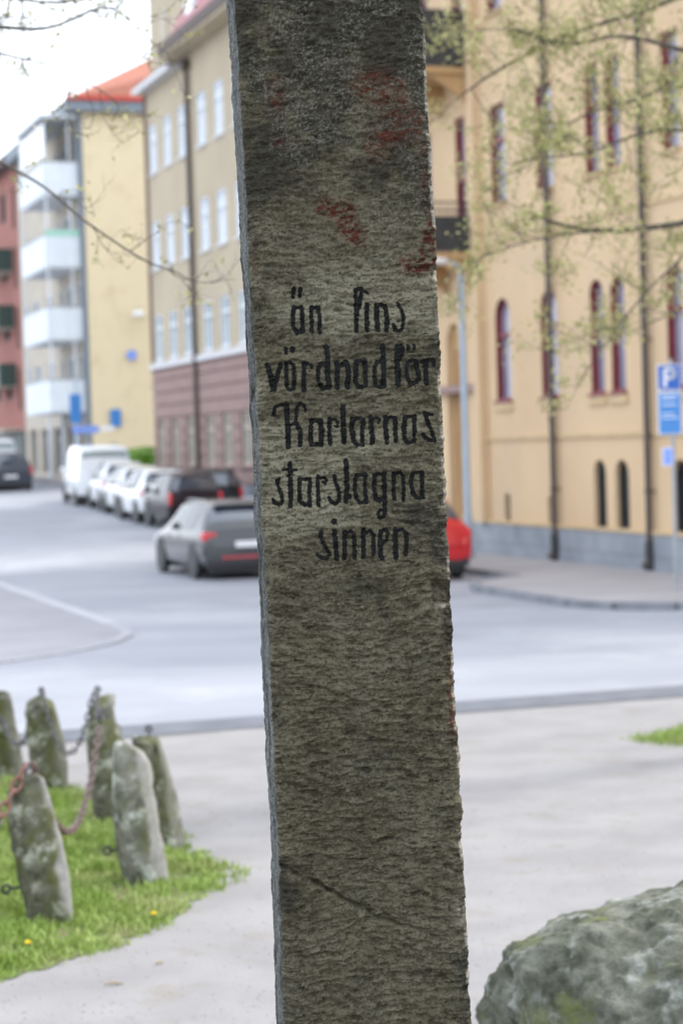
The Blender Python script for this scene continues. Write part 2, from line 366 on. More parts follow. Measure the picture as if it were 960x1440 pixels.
for a, b, c, e in B1: window(yb, yv(a), yv(b), c, e, True, 'black_metal', 'glass_dark', .16, .05, 1, (), name='basement_window')
for a, b, c, e in S1: window(yb, yv(a), yv(b), c, e, False, 'black_metal', 'glass_dark', .16, .04, 0, (), name='basement_window')
for q in D1: window(yb, yv(q[0]), yv(q[1]), q[2], q[3], False, 'redwood', 'glass_reflect', .13, .07, 0, (.55,), liner=True, name='balcony_door' if q[3] - q[2] > 2.5 else 'window')
# arched entrance
mbd = MB(); ip = arc_poly(yv(42.1), yv(43.0), .75, 5.1, True); mbd.add([(.15, *p) for p in ip], [tuple(range(len(ip)))])
for k in range(1, 4): mbd.box(.10, .149, yv(42.1) + .225 * k - .02, yv(42.1) + .225 * k + .02, .8, 4.5)
dr = mbd.build('entrance_door', 'orange', yb); MB().box(.05, .1, yv(42.3), yv(42.34), 1.6, 1.85).build('handle', 'black_metal', dr)
# plinth of dressed blocks
pw = 1.25
mbp = MB().box(-.055, .3, .0, yv(46.5), -.4, .70); mbp.build('plinth', 'plinth', yb)
blk = None
for k in range(int(20.5 / pw)):
    for r_, (z0, z1) in enumerate(((-.35, .33), (.34, .738))):
        y0 = k * pw + (.6 if r_ else 0)
        mb = MB().bbox(-.085 - random.random() * .008, .2, y0 + .006, min(y0 + pw - .006, yv(46.4)), z0, z1, .008); mb.build('plinth_stone', 'plinth', yb)
MB().box(-.11, .1, 0, yv(40.7), .74, .80).build('plinth_cap', 'yellow_trim', yb)
MB().box(-.045, .1, 0, yv(40.7), 2.49, 2.57).build('string_course', 'yellow_trim', yb)
MB().box(-.04, .1, 0, yv(40.7), 6.55, 6.62).build('string_course', 'yellow_trim', yb)
MB().bbox(-.20, .1, yv(40.66), yv(40.94), .75, 15.1, .02).build('pilaster', 'yellow', yb)
MB().box(-.16, .1, yv(40.95), yv(43.6), 3.56, 3.72).build('entrance_cornice', 'brown', yb)
for vv in (37.1, 33.02, 28.8):
    y = yv(vv)
    p = MB().tube([(-.12, y, 14.9), (-.12, y, .55), (-.14, y, .30), (-.26, y, .16)], .062, 10).build('downpipe', 'pipe', yb, True, 40)
    for z in (1.5, 4.2, 7.0, 9.8, 12.4): MB().cyl((-.12, y, z), .078, .07).box(-.08, .0, y - .02, y + .02, z - .02, z + .02).build('bracket', 'pipe', p)
    MB().tube([(-.13, y, -.02), (-.13, y, .62)], .082, 10).build('standpipe', 'black_metal', p)
for zf, zt in ((6.5, 7.6), (10.42, 11.65)):
    y0, y1 = yv(41.0), yv(44.6); X = -1.15
    bal = MB().box(X, 0, y0, y1, zf - .12, zf).build('balcony', 'orange', yb)
    for yy in (y0 + .15, (y0 + y1) / 2, y1 - .2):
        MB().add([(-.002, yy - .07, zf - .124), (X + .2, yy - .07, zf - .124), (-.002, yy - .07, zf - .75), (-.002, yy + .07, zf - .124), (X + .2, yy + .07, zf - .124), (-.002, yy + .07, zf - .75)],
                 [(0, 1, 2), (5, 4, 3), (0, 3, 4, 1), (1, 4, 5, 2), (2, 5, 3, 0)]).build('bracket', 'orange', bal)
    pan = MB(); hp = zf + .78 if zf < 8 else zt - .04
    pan.box(X, X + .03, y0, y1, zf + .03, hp); pan.box(X + .03, -.02, y0, y0 + .03, zf + .03, hp); pan.box(X + .03, -.02, y1 - .03, y1, zf + .03, hp)
    pan.build('railing_panel', 'black_metal', bal)
    rl = MB()
    for z in (zt - .03, zt - .2): rl.tube([(-.02, y0 + .015, z), (X + .015, y0 + .015, z), (X + .015, y1 - .015, z), (-.02, y1 - .015, z)], .02, 6)
    for k in range(8): xx = -.08 + (X + .1) * k / 7; rl.tube([(xx, y0 + .015, zf), (xx, y0 + .015, zt - .03)], .011, 5)
    for k in range(16): yy = y0 + .02 + (y1 - y0 - .04) * k / 15; rl.tube([(X + .015, yy, zf), (X + .015, yy, zt - .03)], .011, 5)
    rl.build('railing', 'black_metal', bal)
MB().box(-.55, .3, -.3, yv(46.9), 15.2, 15.55).build('cornice', 'yellow_trim', yb)
MB().add([(-.6, -.3, 15.56), (12.3, -.3, 15.56), (12.3, 20.9, 15.56), (-.6, 20.9, 15.56), (4, 2, 18), (8, 2, 18), (8, 18, 18), (4, 18, 18)],
         [(0, 1, 5, 4), (1, 2, 6, 5), (2, 3, 7, 6), (3, 0, 4, 7), (4, 5, 6, 7)]).build('roof', 'roof_pink', yb)

# ---- the cream building with brown stone ground floor
CV = 54.0
cb = bld('office_building', 'tall cream building with a brown banded stone ground floor and white reflecting windows', CV)
def cv(v): return v - CV
cols = [70.62, 68.52, 66.42, 63.85, 61.75, 59.6, 57.5, 55.6]
rows = [(12.15, 13.82, 'glass_sky'), (8.82, 10.47, 'glass_sky'), (5.62, 7.2, 'glass'), (1.95, 3.56, 'glass')]
hc = []
for c in cols:
    for z0, z1, _ in rows[:3]: hc.append((cv(c) - .55, cv(c) + .55, z0, z1))
mb = MB(); L_ = cv(71.6)
facade(mb, 0, L_, 5.38, 15.25, hc, .1)
mb.quad((0, 0, 5.38), (13, 0, 5.38), (13, 0, 15.25), (0, 0, 15.25)); mb.quad((0, L_, 5.38), (13, L_, 5.38), (13, L_, 15.25), (0, L_, 15.25))
mb.quad((13, 0, 0), (13, L_, 0), (13, L_, 15.25), (13, 0, 15.25))
mb.build('wall', 'cream', cb)
for c in cols:
    for z0, z1, g in rows:
        y = cv(c)
        window(cb, y - .55, y + .55, z0, z1, False, 'white_panel' if z0 > 5 else 'grey_render', g if z0 > 8 else ('glass_pale'), .1 if z0 > 5 else .1, .07, 1, (.7,), x=0.0)
        sill(cb, y - .55, y + .55, z0, 'gutter' if z0 > 5 else 'brown', x=0.0 if z0 > 5 else -.06, h=.07)
hb = [(cv(c) - .55, cv(c) + .55, 1.95, 3.56) for c in cols]
mb = MB(); facade(mb, 0, L_, -.2, 5.36, hb, .12); mb.quad((0, 0, -.2), (13, 0, -.2), (13, 0, 5.36), (0, 0, 5.36)); mb.quad((0, L_, -.2), (13, L_, -.2), (13, L_, 5.36), (0, L_, 5.36))
mb.build('ground_floor_wall', 'brown_dark', cb)
z = 1.39
while z < 5.2:
    z1 = min(z + .40, 5.30); yc = 0.0; cut = sorted((h[0], h[1]) for h in hb) if (z < 3.5 and z1 > 2.0) else []
    for a, b in cut + [(L_, L_)]:
        if a - yc > .05: MB().bbox(-.06, .02, yc, a, z, z1, .02).build('stone_course', 'brown', cb)
        yc = b
    z += .445
MB().box(-.10, .2, -.02, L_ + .02, -.3, 1.35).build('plinth', 'plinth', cb)
MB().box(-.14, .1, -.03, L_ + .03, 5.34, 5.50).build('belt_course', 'gutter', cb)
MB().box(-.10, .1, -.03, L_ + .03, 5.25, 5.337).build('belt_course', 'brown_dark', cb)
p = MB().tube([(-.3, cv(65.15), 15.1), (-.13, cv(65.15), 14.6), (-.13, cv(65.15), .6)], .085, 8).build('downpipe', 'pipe', cb, True, 40)
MB().bbox(-.32, -.02, cv(65.0), cv(65.3), 14.75, 15.1, .03).build('hopper', 'pipe', p)
MB().tube([(-.05, L_ - .1, 15), (-.05, L_ - .1, 5.5)], .06, 8).build('downpipe', 'brown_dark', cb, True, 40)
# eaves, gable tower, red roof
MB().box(-.42, .1, cv(66.5), L_ + .2, 15.02, 15.2).build('gutter', 'gutter', cb)
MB().box(-.38, .2, cv(66.5), L_ + .15, 15.21, 15.27).build('eave', 'eave_dark', cb)
tw = MB().box(.25, 8, cv(66.45), L_ - .02, 15.26, 20.5).build('gable_tower', 'cream', cb)
MB().bbox(.17, .3, cv(69.0), cv(69.7), 15.9, 17.6, .02).build('blind_window', 'grey_render', tw)
MB().box(.05, 8.2, cv(66.2), L_ + .2, 20.5, 20.8).build('cornice', 'eave_dark', tw)
MB().box(-.75, .3, -.5, cv(66.44), 15.36, 15.72).build('eave', 'eave_dark', cb)
MB().box(-.70, .0, -.4, cv(66.43), 15.252, 15.357).build('soffit', 'cream', cb)
rf = MB().add([(-.5, -.5, 15.73), (13, -.5, 15.73), (13, cv(66.44), 15.73), (-.5, cv(66.44), 15.73), (1.3, .6, 19.2), (11, .6, 19.2), (11, cv(66.44), 19.2), (1.3, cv(66.44), 19.2)],
         [(0, 1, 5, 4), (1, 2, 6, 5), (2, 3, 7, 6), (3, 0, 4, 7), (4, 5, 6, 7)]).build('roof', 'roof_pink', cb)
for c in (64.6, 61.4, 58.2): 
    dm = MB().bbox(-.1, 2, cv(c) - .6, cv(c) + .6, 16.0, 17.9, .03).build('dormer', 'white_panel', rf)
    MB().box(-.12, -.103, cv(c) - .4, cv(c) + .4, 16.3, 17.6).build('pane', 'glass_sky', dm)

# ---- the yellow brick block with white balconies
GV = 83.3
gb = bld('apartment_block', 'yellow brick apartment block with white balconies and a red tiled roof, beyond the parked cars', GV)
Lg = 15.7
hg = []; fl = [4.35, 7.3, 10.25, 13.2]
for zf in fl:
    hg += [(.9, 1.9, zf, zf + 2.2), (2.5, 4.3, zf + .7, zf + 2.2), (5.0, 5.9, zf, zf + 2.2), (7.5, 9.0, zf + .8, zf + 2.2), (11, 12.5, zf + .8, zf + 2.2), (13.6, 14.8, zf + .8, zf + 2.2)]
mb = MB(); facade(mb, 0, Lg, 4.0, 16.3, hg, .12)
mb.build('street_wall', 'grey_render', gb)
for h in hg:
    window(gb, *h, False, 'white_panel', 'glass', .12, .08, 1 if h[1] - h[0] > 1.2 else 0, ())
    if random.random() < .6: MB().box(.16, .2, h[0] + .1, h[0] + (h[1] - h[0]) * .45, h[2] + .1, h[3] - .1).build('curtain', 'curtain', gb)
mb = MB(); mb.quad((0, 0, 0), (11, 0, 0), (11, 0, 16.3), (0, 0, 16.3)); mb.quad((11, 0, 0), (11, Lg, 0), (11, Lg, 16.3), (11, 0, 16.3)); mb.quad((0, Lg, 0), (11, Lg, 0), (11, Lg, 16.3), (0, Lg, 16.3))
mb.build('gable_wall', 'brick_yellow', gb)
MB().box(-.03, .06, -.03, .02, 1.0, 16.28).build('corner_strip', 'eave_grey', gb)
MB().tube([(-.08, .12, 16.2), (-.08, .12, 1.2)], .06, 8).build('downpipe', 'eave_grey', gb, True, 40)
mb = MB(); facade(mb, 0, Lg, .5, 4.0, [(1.2, 2.3, 1.3, 3.6), (3.0, 5.2, 1.3, 3.6), (6.2, 8.4, 1.6, 3.6), (9.4, 11.6, 1.6, 3.6), (12.6, 14.6, 1.6, 3.6)], .3); mb.build('shop_wall', 'grey_render', gb)
for a, b in ((3.0, 5.2), (6.2, 8.4), (9.4, 11.6), (12.6, 14.6)): window(gb, a, b, 1.3 if a < 6 else 1.6, 3.6, False, 'steel', 'glass', .3, .08, 2, (.75,), name='shop_window')
window(gb, 1.2, 2.3, 1.3, 3.6, False, 'green_dark', 'glass_dark', .3, .12, 0, (), name='door')
for a in (2.65, 5.7, 8.9): MB().bbox(-.12, .05, a - .14, a + .14, .9, 4.05, .02).build('pier', 'white_panel', gb)
for i, zf in enumerate(fl):
    z0, z1 = zf - .08, zf + 1.1; X = -1.5; y0, y1 = .25, 6.1
    b = MB().box(X, 0, y0, y1, z0 - .14, z0).build('balcony', 'white_panel', gb)
    for k in range(6):
        a = y0 + (y1 - y0) * k / 6; MB().box(X - .03, X, a + .012, a + (y1 - y0) / 6 - .012, z0 - .05, z1).build('front_panel', 'white_panel', b)
    for k in range(2):
        a = X + .75 * k; MB().box(a + .006, a + .744, y0 - .03, y0, z0 - .05, z1).build('end_panel', 'white_panel', b)
    MB().box(X + .02, -.01, y1, y1 + .03, z0 - .05, z1).build('end_panel', 'white_panel', b)
    MB().tube([(-.02, y0, z1 + .05), (X, y0, z1 + .05), (X, y1, z1 + .05), (-.02, y1, z1 + .05)], .03, 6).build('handrail', 'steel', b)
    for xa, ya in ((X + .02, y0 + .02), (X + .02, y1 - .08), (-.5, y0 + .02)): MB().box(xa, xa + .06, ya, ya + .06, z1 + .08, z0 + 2.8).build('balcony_post', 'white_panel', b)
    if i == 2: MB().box(X - .05, -.1, y0 - .045, y0 - .032, z1 - .05, z1 + .22).build('awning_strip', mat('awning_green', (.35, .6, .5), None), b)
MB().box(-1.65, 0, .1, 6.25, 16.1, 16.25).build('balcony_roof', 'white_panel', gb)
MB().box(-1.45, -1.42, .3, 6.0, 14.6, 15.9).build('balcony_glazing', 'glass_sky', gb)
MB().box(-.55, 11.5, -.45, Lg + .4, 16.32, 16.78).build('eave', 'eave_grey', gb)
rg = MB().add([(-.6, -.5, 16.79), (11.6, -.5, 16.79), (11.6, Lg + .5, 16.79), (-.6, Lg + .5, 16.79), (5.5, 5.2, 20.2), (5.5, Lg - 5, 20.2)], [(0, 1, 4), (1, 2, 5, 4), (2, 3, 5), (3, 0, 4, 5)]).build('roof', 'roof_red', gb)
tr = MB()
for k in range(60):                                   # courses of tiles seen as ribs running up the slope
    t = k / 59
    xa = -.6 + 12.2 * t; top = min(t, 1 - t) * 2
    tr.tube([(xa, -.52, 16.83), (5.5 + (xa - 5.5) * (1 - top), -.5 + 5.7 * top, 16.83 + 3.41 * top)], .05, 4)
tr.build('tile_rib', 'roof_red', rg)
MB().box(-.64, 11.64, -.56, -.46, 16.74, 16.9).build('verge', mat('verge_red', (.55, .05, .03), None, rough=.5), rg)
def wall_disc(name, label, cat, u, z, r, m, round_=True, h=0):
    t = thing(name, label, cat, P(u, GV - .06, z), PHI)
    if round_: MB().cyl((0, -.02, 0), r, .06, 1).build('face', m, t); MB().cyl((0, .03, 0), r * .4, .06, 1, 10).build('mount', 'steel', t)
    else: MB().bbox(-r, r, -.05, .02, -h, h, .02).build('face', m, t); MB().box(-.05, .05, .02, .06, -.1, .1).build('mount', 'steel', t)
    return t
wl = thing('wall_lamp', 'white lamp hanging in front of the yellow brick gable', 'lamp', P(18.78, GV - .35, 8.1), PHI)
ln = [(.27 * math.cos(a) * s_, .27 * math.sin(a) * s_, zz) for zz, s_ in ((.12, .35), (.06, .9), (-.04, 1), (-.12, .8)) for a in [k * math.pi / 6 for k in range(12)]]
MB().add(ln, [(r * 12 + k, r * 12 + (k + 1) % 12, (r + 1) * 12 + (k + 1) % 12, (r + 1) * 12 + k) for r in range(3) for k in range(12)] + [tuple(range(12)), tuple(range(36, 48))]).build('lamp_shade', 'lamp_white', wl, True)
MB().tube([(0, 0, .1), (0, .1, .25), (0, .34, .25)], .025, 6).build('arm', 'steel', wl)
wall_disc('round_sign', 'round blue sign on the yellow brick gable below the white lamp', 'sign', 18.5, 6.42, .21, 'sign_lilac')
wall_disc('wall_sign', 'upright blue sign low on the yellow brick gable', 'sign', 17.75, 3.86, .22, 'sign_blue2', False, .36)

# ---- red brick building far left
rb = bld('brick_building', 'red brick building with dark green balconies at the left edge', 99.2)
hr = []
for zf in (4.6, 7.55, 10.5, 13.4): hr += [(.7, 1.5, zf, zf + 2.1), (3.5, 5.0, zf + .6, zf + 2.1), (7, 8.5, zf + .6, zf + 2.1)]
mb = MB(); facade(mb, 0, 16, .8, 16.4, hr, .12); mb.quad((0, 0, .8), (10, 0, .8), (10, 0, 16.4), (0, 0, 16.4)); mb.build('wall', 'brick_red', rb)
for h in hr: window(rb, *h, False, 'green_dark', 'glass', .12, .09, 1, ())
for zf in (5.9, 8.75, 11.5):
    b = MB().box(-.8, 0, 1.9, 6.5, zf - .1, zf).build('balcony', 'grey_render', rb)
    MB().box(-.83, -.8, 1.9, 6.5, zf - .05, zf + 1.05).build('front_panel', 'green_dark', b); MB().box(-.8, 0, 1.87, 1.9, zf - .05, zf + 1.05).build('end_panel', 'green_dark', b)
MB().box(-.07, .05, .0, 16, 1.0, 3.6).build('shop_front', 'green_dark', rb)
MB().box(-.9, .05, .8, 6, 3.62, 3.75).build('canopy', 'grey_render', rb)
MB().box(-.6, 10, -.3, 16, 16.41, 16.8).build('eave', 'eave_dark', rb)
MB().add([(-.6, -.3, 16.81), (10, -.3, 16.81), (10, 16, 16.81), (-.6, 16, 16.81), (4.6, 3, 19), (4.6, 14, 19)], [(0, 1, 4), (1, 2, 5, 4), (2, 3, 5), (3, 0, 4, 5)]).build('roof', 'roof_red', rb)

# ---- hedge between the buildings
def leaf_cloud(pts, size, seed=0, up=.3):
    g = np.random.default_rng(seed); n = len(pts); a = g.normal(size=(n, 3)); a /= np.linalg.norm(a, axis=1)[:, None]
    b = g.normal(size=(n, 3)); b -= a * (a * b).sum(1)[:, None]; b /= np.linalg.norm(b, axis=1)[:, None]
    s = size * (.6 + .8 * g.random((n, 1)))
    V = np.stack([pts - a * s, pts + b * s * .45, pts + a * s, pts - b * s * .45], 1).reshape(-1, 3)
    return V, np.arange(4 * n).reshape(n, 4)
hd = thing('hedge', 'clipped bright green hedge in front of the yellow brick gable', 'hedge', P(18.4, 77.5, gz(77)), PHI)
g = np.random.default_rng(5); n = 9000; q = g.random((n, 3)) * 2 - 1; k = np.argmax(np.abs(q), 1); q[np.arange(n), k] = np.sign(q[np.arange(n), k]) * (.9 + .13 * g.random(n))
hv, hf = leaf_cloud(np.stack([q[:, 0] * 1.5, q[:, 1] * .7, .85 + q[:, 2] * .85], 1), .07, 3)
o = np_mesh('foliage', hv, hf, 'hedge', hd); o['kind'] = 'stuff'
MB().bbox(-1.4, 1.4, -.6, .6, 0, 1.55, .05).build('hedge_core', 'hedge', hd)
for k in range(5): MB().tube([(-1.2 + .6 * k, 0, -.2), (-1.2 + .6 * k, .05, .9)], .03, 6).build('stem', 'bark', hd)

# ------------------------------------------------------------------ cars
KEYS = {  # y, zbot, zbelt, ztop, half width, half width of roof   (4.4 m hatchback, 1.46 m high)
 'hatch': [(0, .42, .60, .63, .74, .70), (.02, .33, .72, .78, .84, .78), (.05, .30, .86, .95, .88, .77), (.14, .28, .92, 1.03, .89, .74), (.34, .27, .93, 1.24, .895, .66), (.52, .26, .935, 1.385, .90, .61), (.62, .25, .935, 1.42, .90, .605),
           (1.2, .23, .925, 1.455, .905, .60), (2.1, .22, .905, 1.46, .905, .60), (2.65, .22, .895, 1.41, .90, .59), (2.8, .22, .89, 1.36, .90, .595), (3.2, .22, .88, 1.10, .89, .66), (3.38, .22, .87, .97, .885, .70), (3.5, .22, .85, .93, .88, .72), (3.95, .23, .78, .85, .86, .70), (4.22, .24, .66, .74, .82, .66), (4.36, .26, .54, .60, .74, .60), (4.4, .32, .46, .50, .66, .55)],
 'suv': [(0, .45, .66, .70, .78, .74), (.02, .38, .85, .92, .86, .80), (.06, .34, .98, 1.05, .89, .80), (.10, .33, 1.0, 1.12, .90, .79), (.20, .32, 1.0, 1.42, .905, .72), (.28, .31, 1.0, 1.60, .905, .68), (.4, .3, 1.0, 1.64, .91, .67),
         (1.2, .29, .99, 1.68, .91, .66), (2.1, .28, .97, 1.68, .91, .66), (2.6, .28, .96, 1.62, .905, .65), (2.75, .28, .96, 1.56, .90, .66), (3.1, .28, .95, 1.25, .90, .70), (3.28, .28, .95, 1.08, .90, .74), (3.4, .28, .94, 1.03, .89, .76), (3.95, .28, .90, .98, .87, .76), (4.2, .30, .78, .86, .83, .72), (4.36, .33, .6, .68, .76, .64), (4.4, .4, .5, .56, .68, .58)],
 'van': [(0, .42, .7, .8, .84, .82), (.015, .34, 1.0, 1.2, .90, .86), (.03, .32, 1.05, 1.7, .905, .82), (.08, .31, 1.05, 1.87, .91, .78), (.2, .3, 1.05, 1.93, .91, .77),
         (1.2, .28, 1.05, 1.96, .91, .77), (2.4, .28, 1.05, 1.95, .91, .76), (2.9, .28, 1.04, 1.88, .905, .75), (3.05, .28, 1.04, 1.80, .90, .75), (3.4, .28, 1.03, 1.42, .90, .78), (3.62, .28, 1.02, 1.15, .89, .80), (3.72, .28, 1.0, 1.10, .89, .80), (4.1, .28, .92, 1.0, .87, .78), (4.3, .3, .78, .86, .83, .72), (4.38, .33, .6, .68, .76, .64), (4.4, .4, .5, .56, .68, .58)],
}
IDX = {'hatch': dict(rw=(3, 5), ws=(10, 12), sg=(6, 10), by=.52), 'suv': dict(rw=(3, 5), ws=(10, 12), sg=(6, 10), by=.28), 'van': dict(rw=(1, 3), ws=(8, 10), sg=(6, 9), by=.03)}
def car(name, label, cat, kind, paint, u, v, L, W, H, rz=PHI, group=None, roof=None, lower=None):
    K = np.array(KEYS[kind]); sub = 4; ts = np.linspace(0, len(K) - 1, (len(K) - 1) * sub + 1)
    T = np.stack([np.interp(ts, np.arange(len(K)), K[:, k]) for k in range(6)], 1)
    h0 = K[:, 3].max(); T[:, 0] = T[:, 0] / 4.4 * L - L / 2; T[:, 4:] *= W / 1.8; T[:, 1:4] *= H / h0
    root = thing(name, label, cat, (0, 0, 0), rz, group)
    c = P(u, v) + Vector((math.cos(rz), math.sin(rz), 0)) * W / 2 + Vector((-math.sin(rz), math.cos(rz), 0)) * L / 2
    root.location = (c.x, c.y, gz(c.y) + .006)
    if c.y > 46: root.rotation_euler.x = .0256
    def ring(r):
        y, zb, zl, zt, w_, wt = r; g = zl + (zt - zl) * .5
        h = [(.82 * w_, zb), (w_ * .97, zb + .06), (w_, zb + (zl - zb) * .45), (w_ * .992, zl - .07), (w_ * .965, zl), ((w_ * .965 + wt) / 2 + .012, g), (wt + .005, zt - .045), (wt - .05, zt - .008), (wt * .5, zt + .012)]
        return [(-x, y, z) for x, z in h] + [(0, y, zt + .016)] + [(x, y, z) for x, z in h[::-1]]
    R = [ring(r) for r in T]; n = len(R[0]); mb = MB(); mb.add([p for r in R for p in r], [(i * n + j, i * n + j + 1, (i + 1) * n + j + 1, (i + 1) * n + j) for i in range(len(R) - 1) for j in range(n - 1)])
    mb.f += [((len(R) - 1) * n + j, (len(R) - 1) * n + j + 1, (len(R) - 1) * n + n - 2 - j, (len(R) - 1) * n + n - 1 - j) for j in range(n // 2)]
    mb.f += [(j, j + 1, n - 2 - j, n - 1 - j) for j in range(n // 2)] + [(i * n, (i + 1) * n, (i + 1) * n + n - 1, i * n + n - 1) for i in range(len(R) - 1)]
    mb.build('body', 'car_' + paint, root, True, 50)
    I = IDX[kind]
    def patch(nm, i0, i1, j0, j1, m, off=.006, par=root):
        p = MB(); ctr = np.array([0, 0, H * .5])
        rows = []
        for i in range(i0, i1 + 1):
            rows.append([np.array(R[i][j]) for j in range(j0, j1 + 1)])
        A = np.array(rows); du = np.gradient(A, axis=0); dv = np.gradient(A, axis=1); N = np.cross(du, dv); N /= np.linalg.norm(N, axis=2)[..., None] + 1e-9
        if (N * (A - ctr)).sum() < 0: N = -N
        A = A + N * off; a, b = A.shape[:2]
        p.add([tuple(q) for q in A.reshape(-1, 3)], [(x * b + y, x * b + y + 1, (x + 1) * b + y + 1, (x + 1) * b + y) for x in range(a - 1) for y in range(b - 1)])
        return p.build(nm, m, par, True)
    rw0, rw1 = I['rw'][0] * sub + 1, I['rw'][1] * sub - 1
    if kind != 'van': patch('rear_window', rw0, rw1, 6, 12, 'glass_rear')
    else: patch('rear_window', rw0 + 2, rw1 - 1, 7, 11, 'glass_pale')
    patch('windscreen', I['ws'][0] * sub, I['ws'][1] * sub - 1, 6, 12, 'glass_dark')
    s0, s1 = I['sg'][0] * sub, I['sg'][1] * sub; md = (s0 + s1) // 2 - 1
    for j in (4, 12):
        if kind == 'van':
            patch('side_window', s1 - 5, s1 + 2, j, j + 2, 'glass_dark')
        else:
            patch('side_window', s0 + 1, md, j, j + 2, 'glass_dark'); patch('side_window', md + 1, s1 + 2, j, j + 2, 'glass_dark')
    w2 = W / 2; y0 = -L / 2; s = H / h0
    zb = KEYS[kind][3][2] * s if kind != 'van' else 1.02
    for sx in (-1, 1):
        x0, x1 = sorted((sx * w2 * .66, sx * w2 * .985))
        if kind == 'hatch': MB().bbox(x0, x1, y0 + .03, y0 + .34, zb - .17, zb - .01, .03).build('tail_light', 'tail', root)
        else: x0, x1 = sorted((sx * w2 * .86, sx * w2 * .985)); MB().bbox(x0, x1, y0 + .012, y0 + .2, zb - .22, zb + .12, .03).build('tail_light', 'tail', root)
        x0, x1 = sorted((sx * w2 * .55, sx * w2 * .9)); MB().bbox(x0, x1, L / 2 - .42, L / 2 - .06, .58 * s, .72 * s, .03).build('headlight', 'head', root)
        ym = y0 + L * .66; xm = sx * (w2 + .07); mz = zb + .07
        MB().bbox(min(xm - .1, xm + .1), xm + .1, ym, ym + .12, mz, mz + .16, .03).build('mirror', 'car_' + paint, root)
        for yy in (.40, .60): 
            hx = sx * (w2 * .995); MB().bbox(hx - .02, hx + .02, y0 + L * yy, y0 + L * yy + .2, zb - .16, zb - .12, .008).build('door_handle', 'car_' + paint, root)
        for yy in (.19, .79):
            yc = y0 + L * yy; r = .315 * (1.08 if kind == 'suv' else 1)
            MB().cyl((sx * (w2 - .045), yc, r + .035), r + .05, .10, 0, 28).build('wheel_arch', 'trim_black', root)
            wh = MB(); wh.torus((sx * (w2 - .075), yc, r), r - .075, .078, 0, 28, 10); wo = wh.build('wheel', 'rubber', root, True)
            rm = MB(); rm.cyl((sx * (w2 - .05), yc, r), r * .30, .08, 0, 12)
            rm.torus((sx * (w2 - .02), yc, r), r - .13, .016, 0, 28, 6)
            for k in range(7):
                a = 2 * math.pi * k / 7; rm.tube([(sx * (w2 - .015), yc + math.cos(a) * .03, r + math.sin(a) * .03), (sx * (w2 - .02), yc + math.cos(a) * (r - .12), r + math.sin(a) * (r - .12))], .022, 6)
            rm.build('rim', 'rim', wo, True, 40); MB().cyl((sx * (w2 - .085), yc, r), r - .1, .03, 0, 20).build('brake_disc', 'trim_black', wo)
    MB().bbox(-w2 * .93, w2 * .93, y0 + .012, y0 + .3, .25 * s, .46 * s, .06).build('bumper', 'trim_black', root)
    if lower: MB().bbox(-w2 * .965, w2 * .965, y0 - .012, y0 + .3, .36 * s, .60 * s, .07).build('bumper_cover', lower, root)
    MB().bbox(-.26, .26, y0 - .016, y0 + .05, .61 * s, .72 * s, .006).build('number_plate', 'white', root)
    if lower: MB().bbox(-w2 * .6, w2 * .6, y0 - .02, y0 + .1, .41 * s, .44 * s, .006).build('reflector', 'tail', root)
    MB().box(-w2 * .8, w2 * .8, y0 + .15, L / 2 - .3, .13, .34).build('underbody', 'trim_black', root)  # underside, hung low and black to strengthen the shade beneath the car
    if kind == 'hatch':
        MB().bbox(-w2 * .62, w2 * .62, y0 + .36 * L / 4.4, y0 + .6 * L / 4.4, H * .945, H * .972, .008).build('roof_spoiler', 'car_' + paint, root)
    for sx in (-1, 1): MB().tube([(sx * w2 * .64, y0 + L * .2, H - .01), (sx * w2 * .65, y0 + L * .22, H + .02), (sx * w2 * .65, y0 + L * .5, H + .025), (sx * w2 * .64, y0 + L * .55, H - .01)], .014, 6).build('roof_rail', 'trim_black' if paint != 'grey' else 'rim', root)
    return root
car('car', 'dark grey hatchback driving away on the road left of the pillar', 'car', 'hatch', 'grey', 9.60, 37.6, 4.45, 1.80, 1.47, lower='car_grey_lower')
car('car', 'red hatchback parked beside the right edge of the pillar', 'car', 'hatch', 'red', 12.04, 34.45, 4.1, 1.76, 1.48)
GP = 'vehicles parked along the street'
car('car', 'black car at the near end of the row, before the brown stone wall', 'car', 'suv', 'black', 14.02, 56.6, 3.9, 1.62, 1.50, rz=PHI - .17, group=GP)
car('car', 'dark plum car parked between the black car and the white cars', 'car', 'suv', 'plum', 12.95, 54.3, 3.3, 1.52, 1.52, group=GP)
car('car', 'nearest of the three white parked cars, just beyond the dark plum car', 'car', 'hatch', 'white', 12.95, 57.8, 3.5, 1.72, 1.52, group=GP)
car('car', 'middle one of the three white parked cars', 'car', 'hatch', 'white', 13.15, 61.5, 3.4, 1.66, 1.50, rz=PHI - .03, group=GP)
car('car', 'farthest of the three white parked cars, next to the white van', 'car', 'hatch', 'white', 13.35, 65.1, 3.3, 1.66, 1.54, rz=PHI - .04, group=GP)
car('van', 'white van parked at the far end of the row of white cars', 'van', 'van', 'white', 13.30, 68.7, 4.3, 1.82, 2.02, rz=PHI - .04, group=GP)
car('car', 'dark car at the left edge of the picture beyond the white van', 'car', 'suv', 'navy', 12.35, 82.3, 4.2, 1.78, 1.5, group=GP)
car('van', 'white van behind the dark car at the left edge', 'van', 'van', 'white', 12.6, 88.0, 4.8, 1.85, 2.0, group=GP)

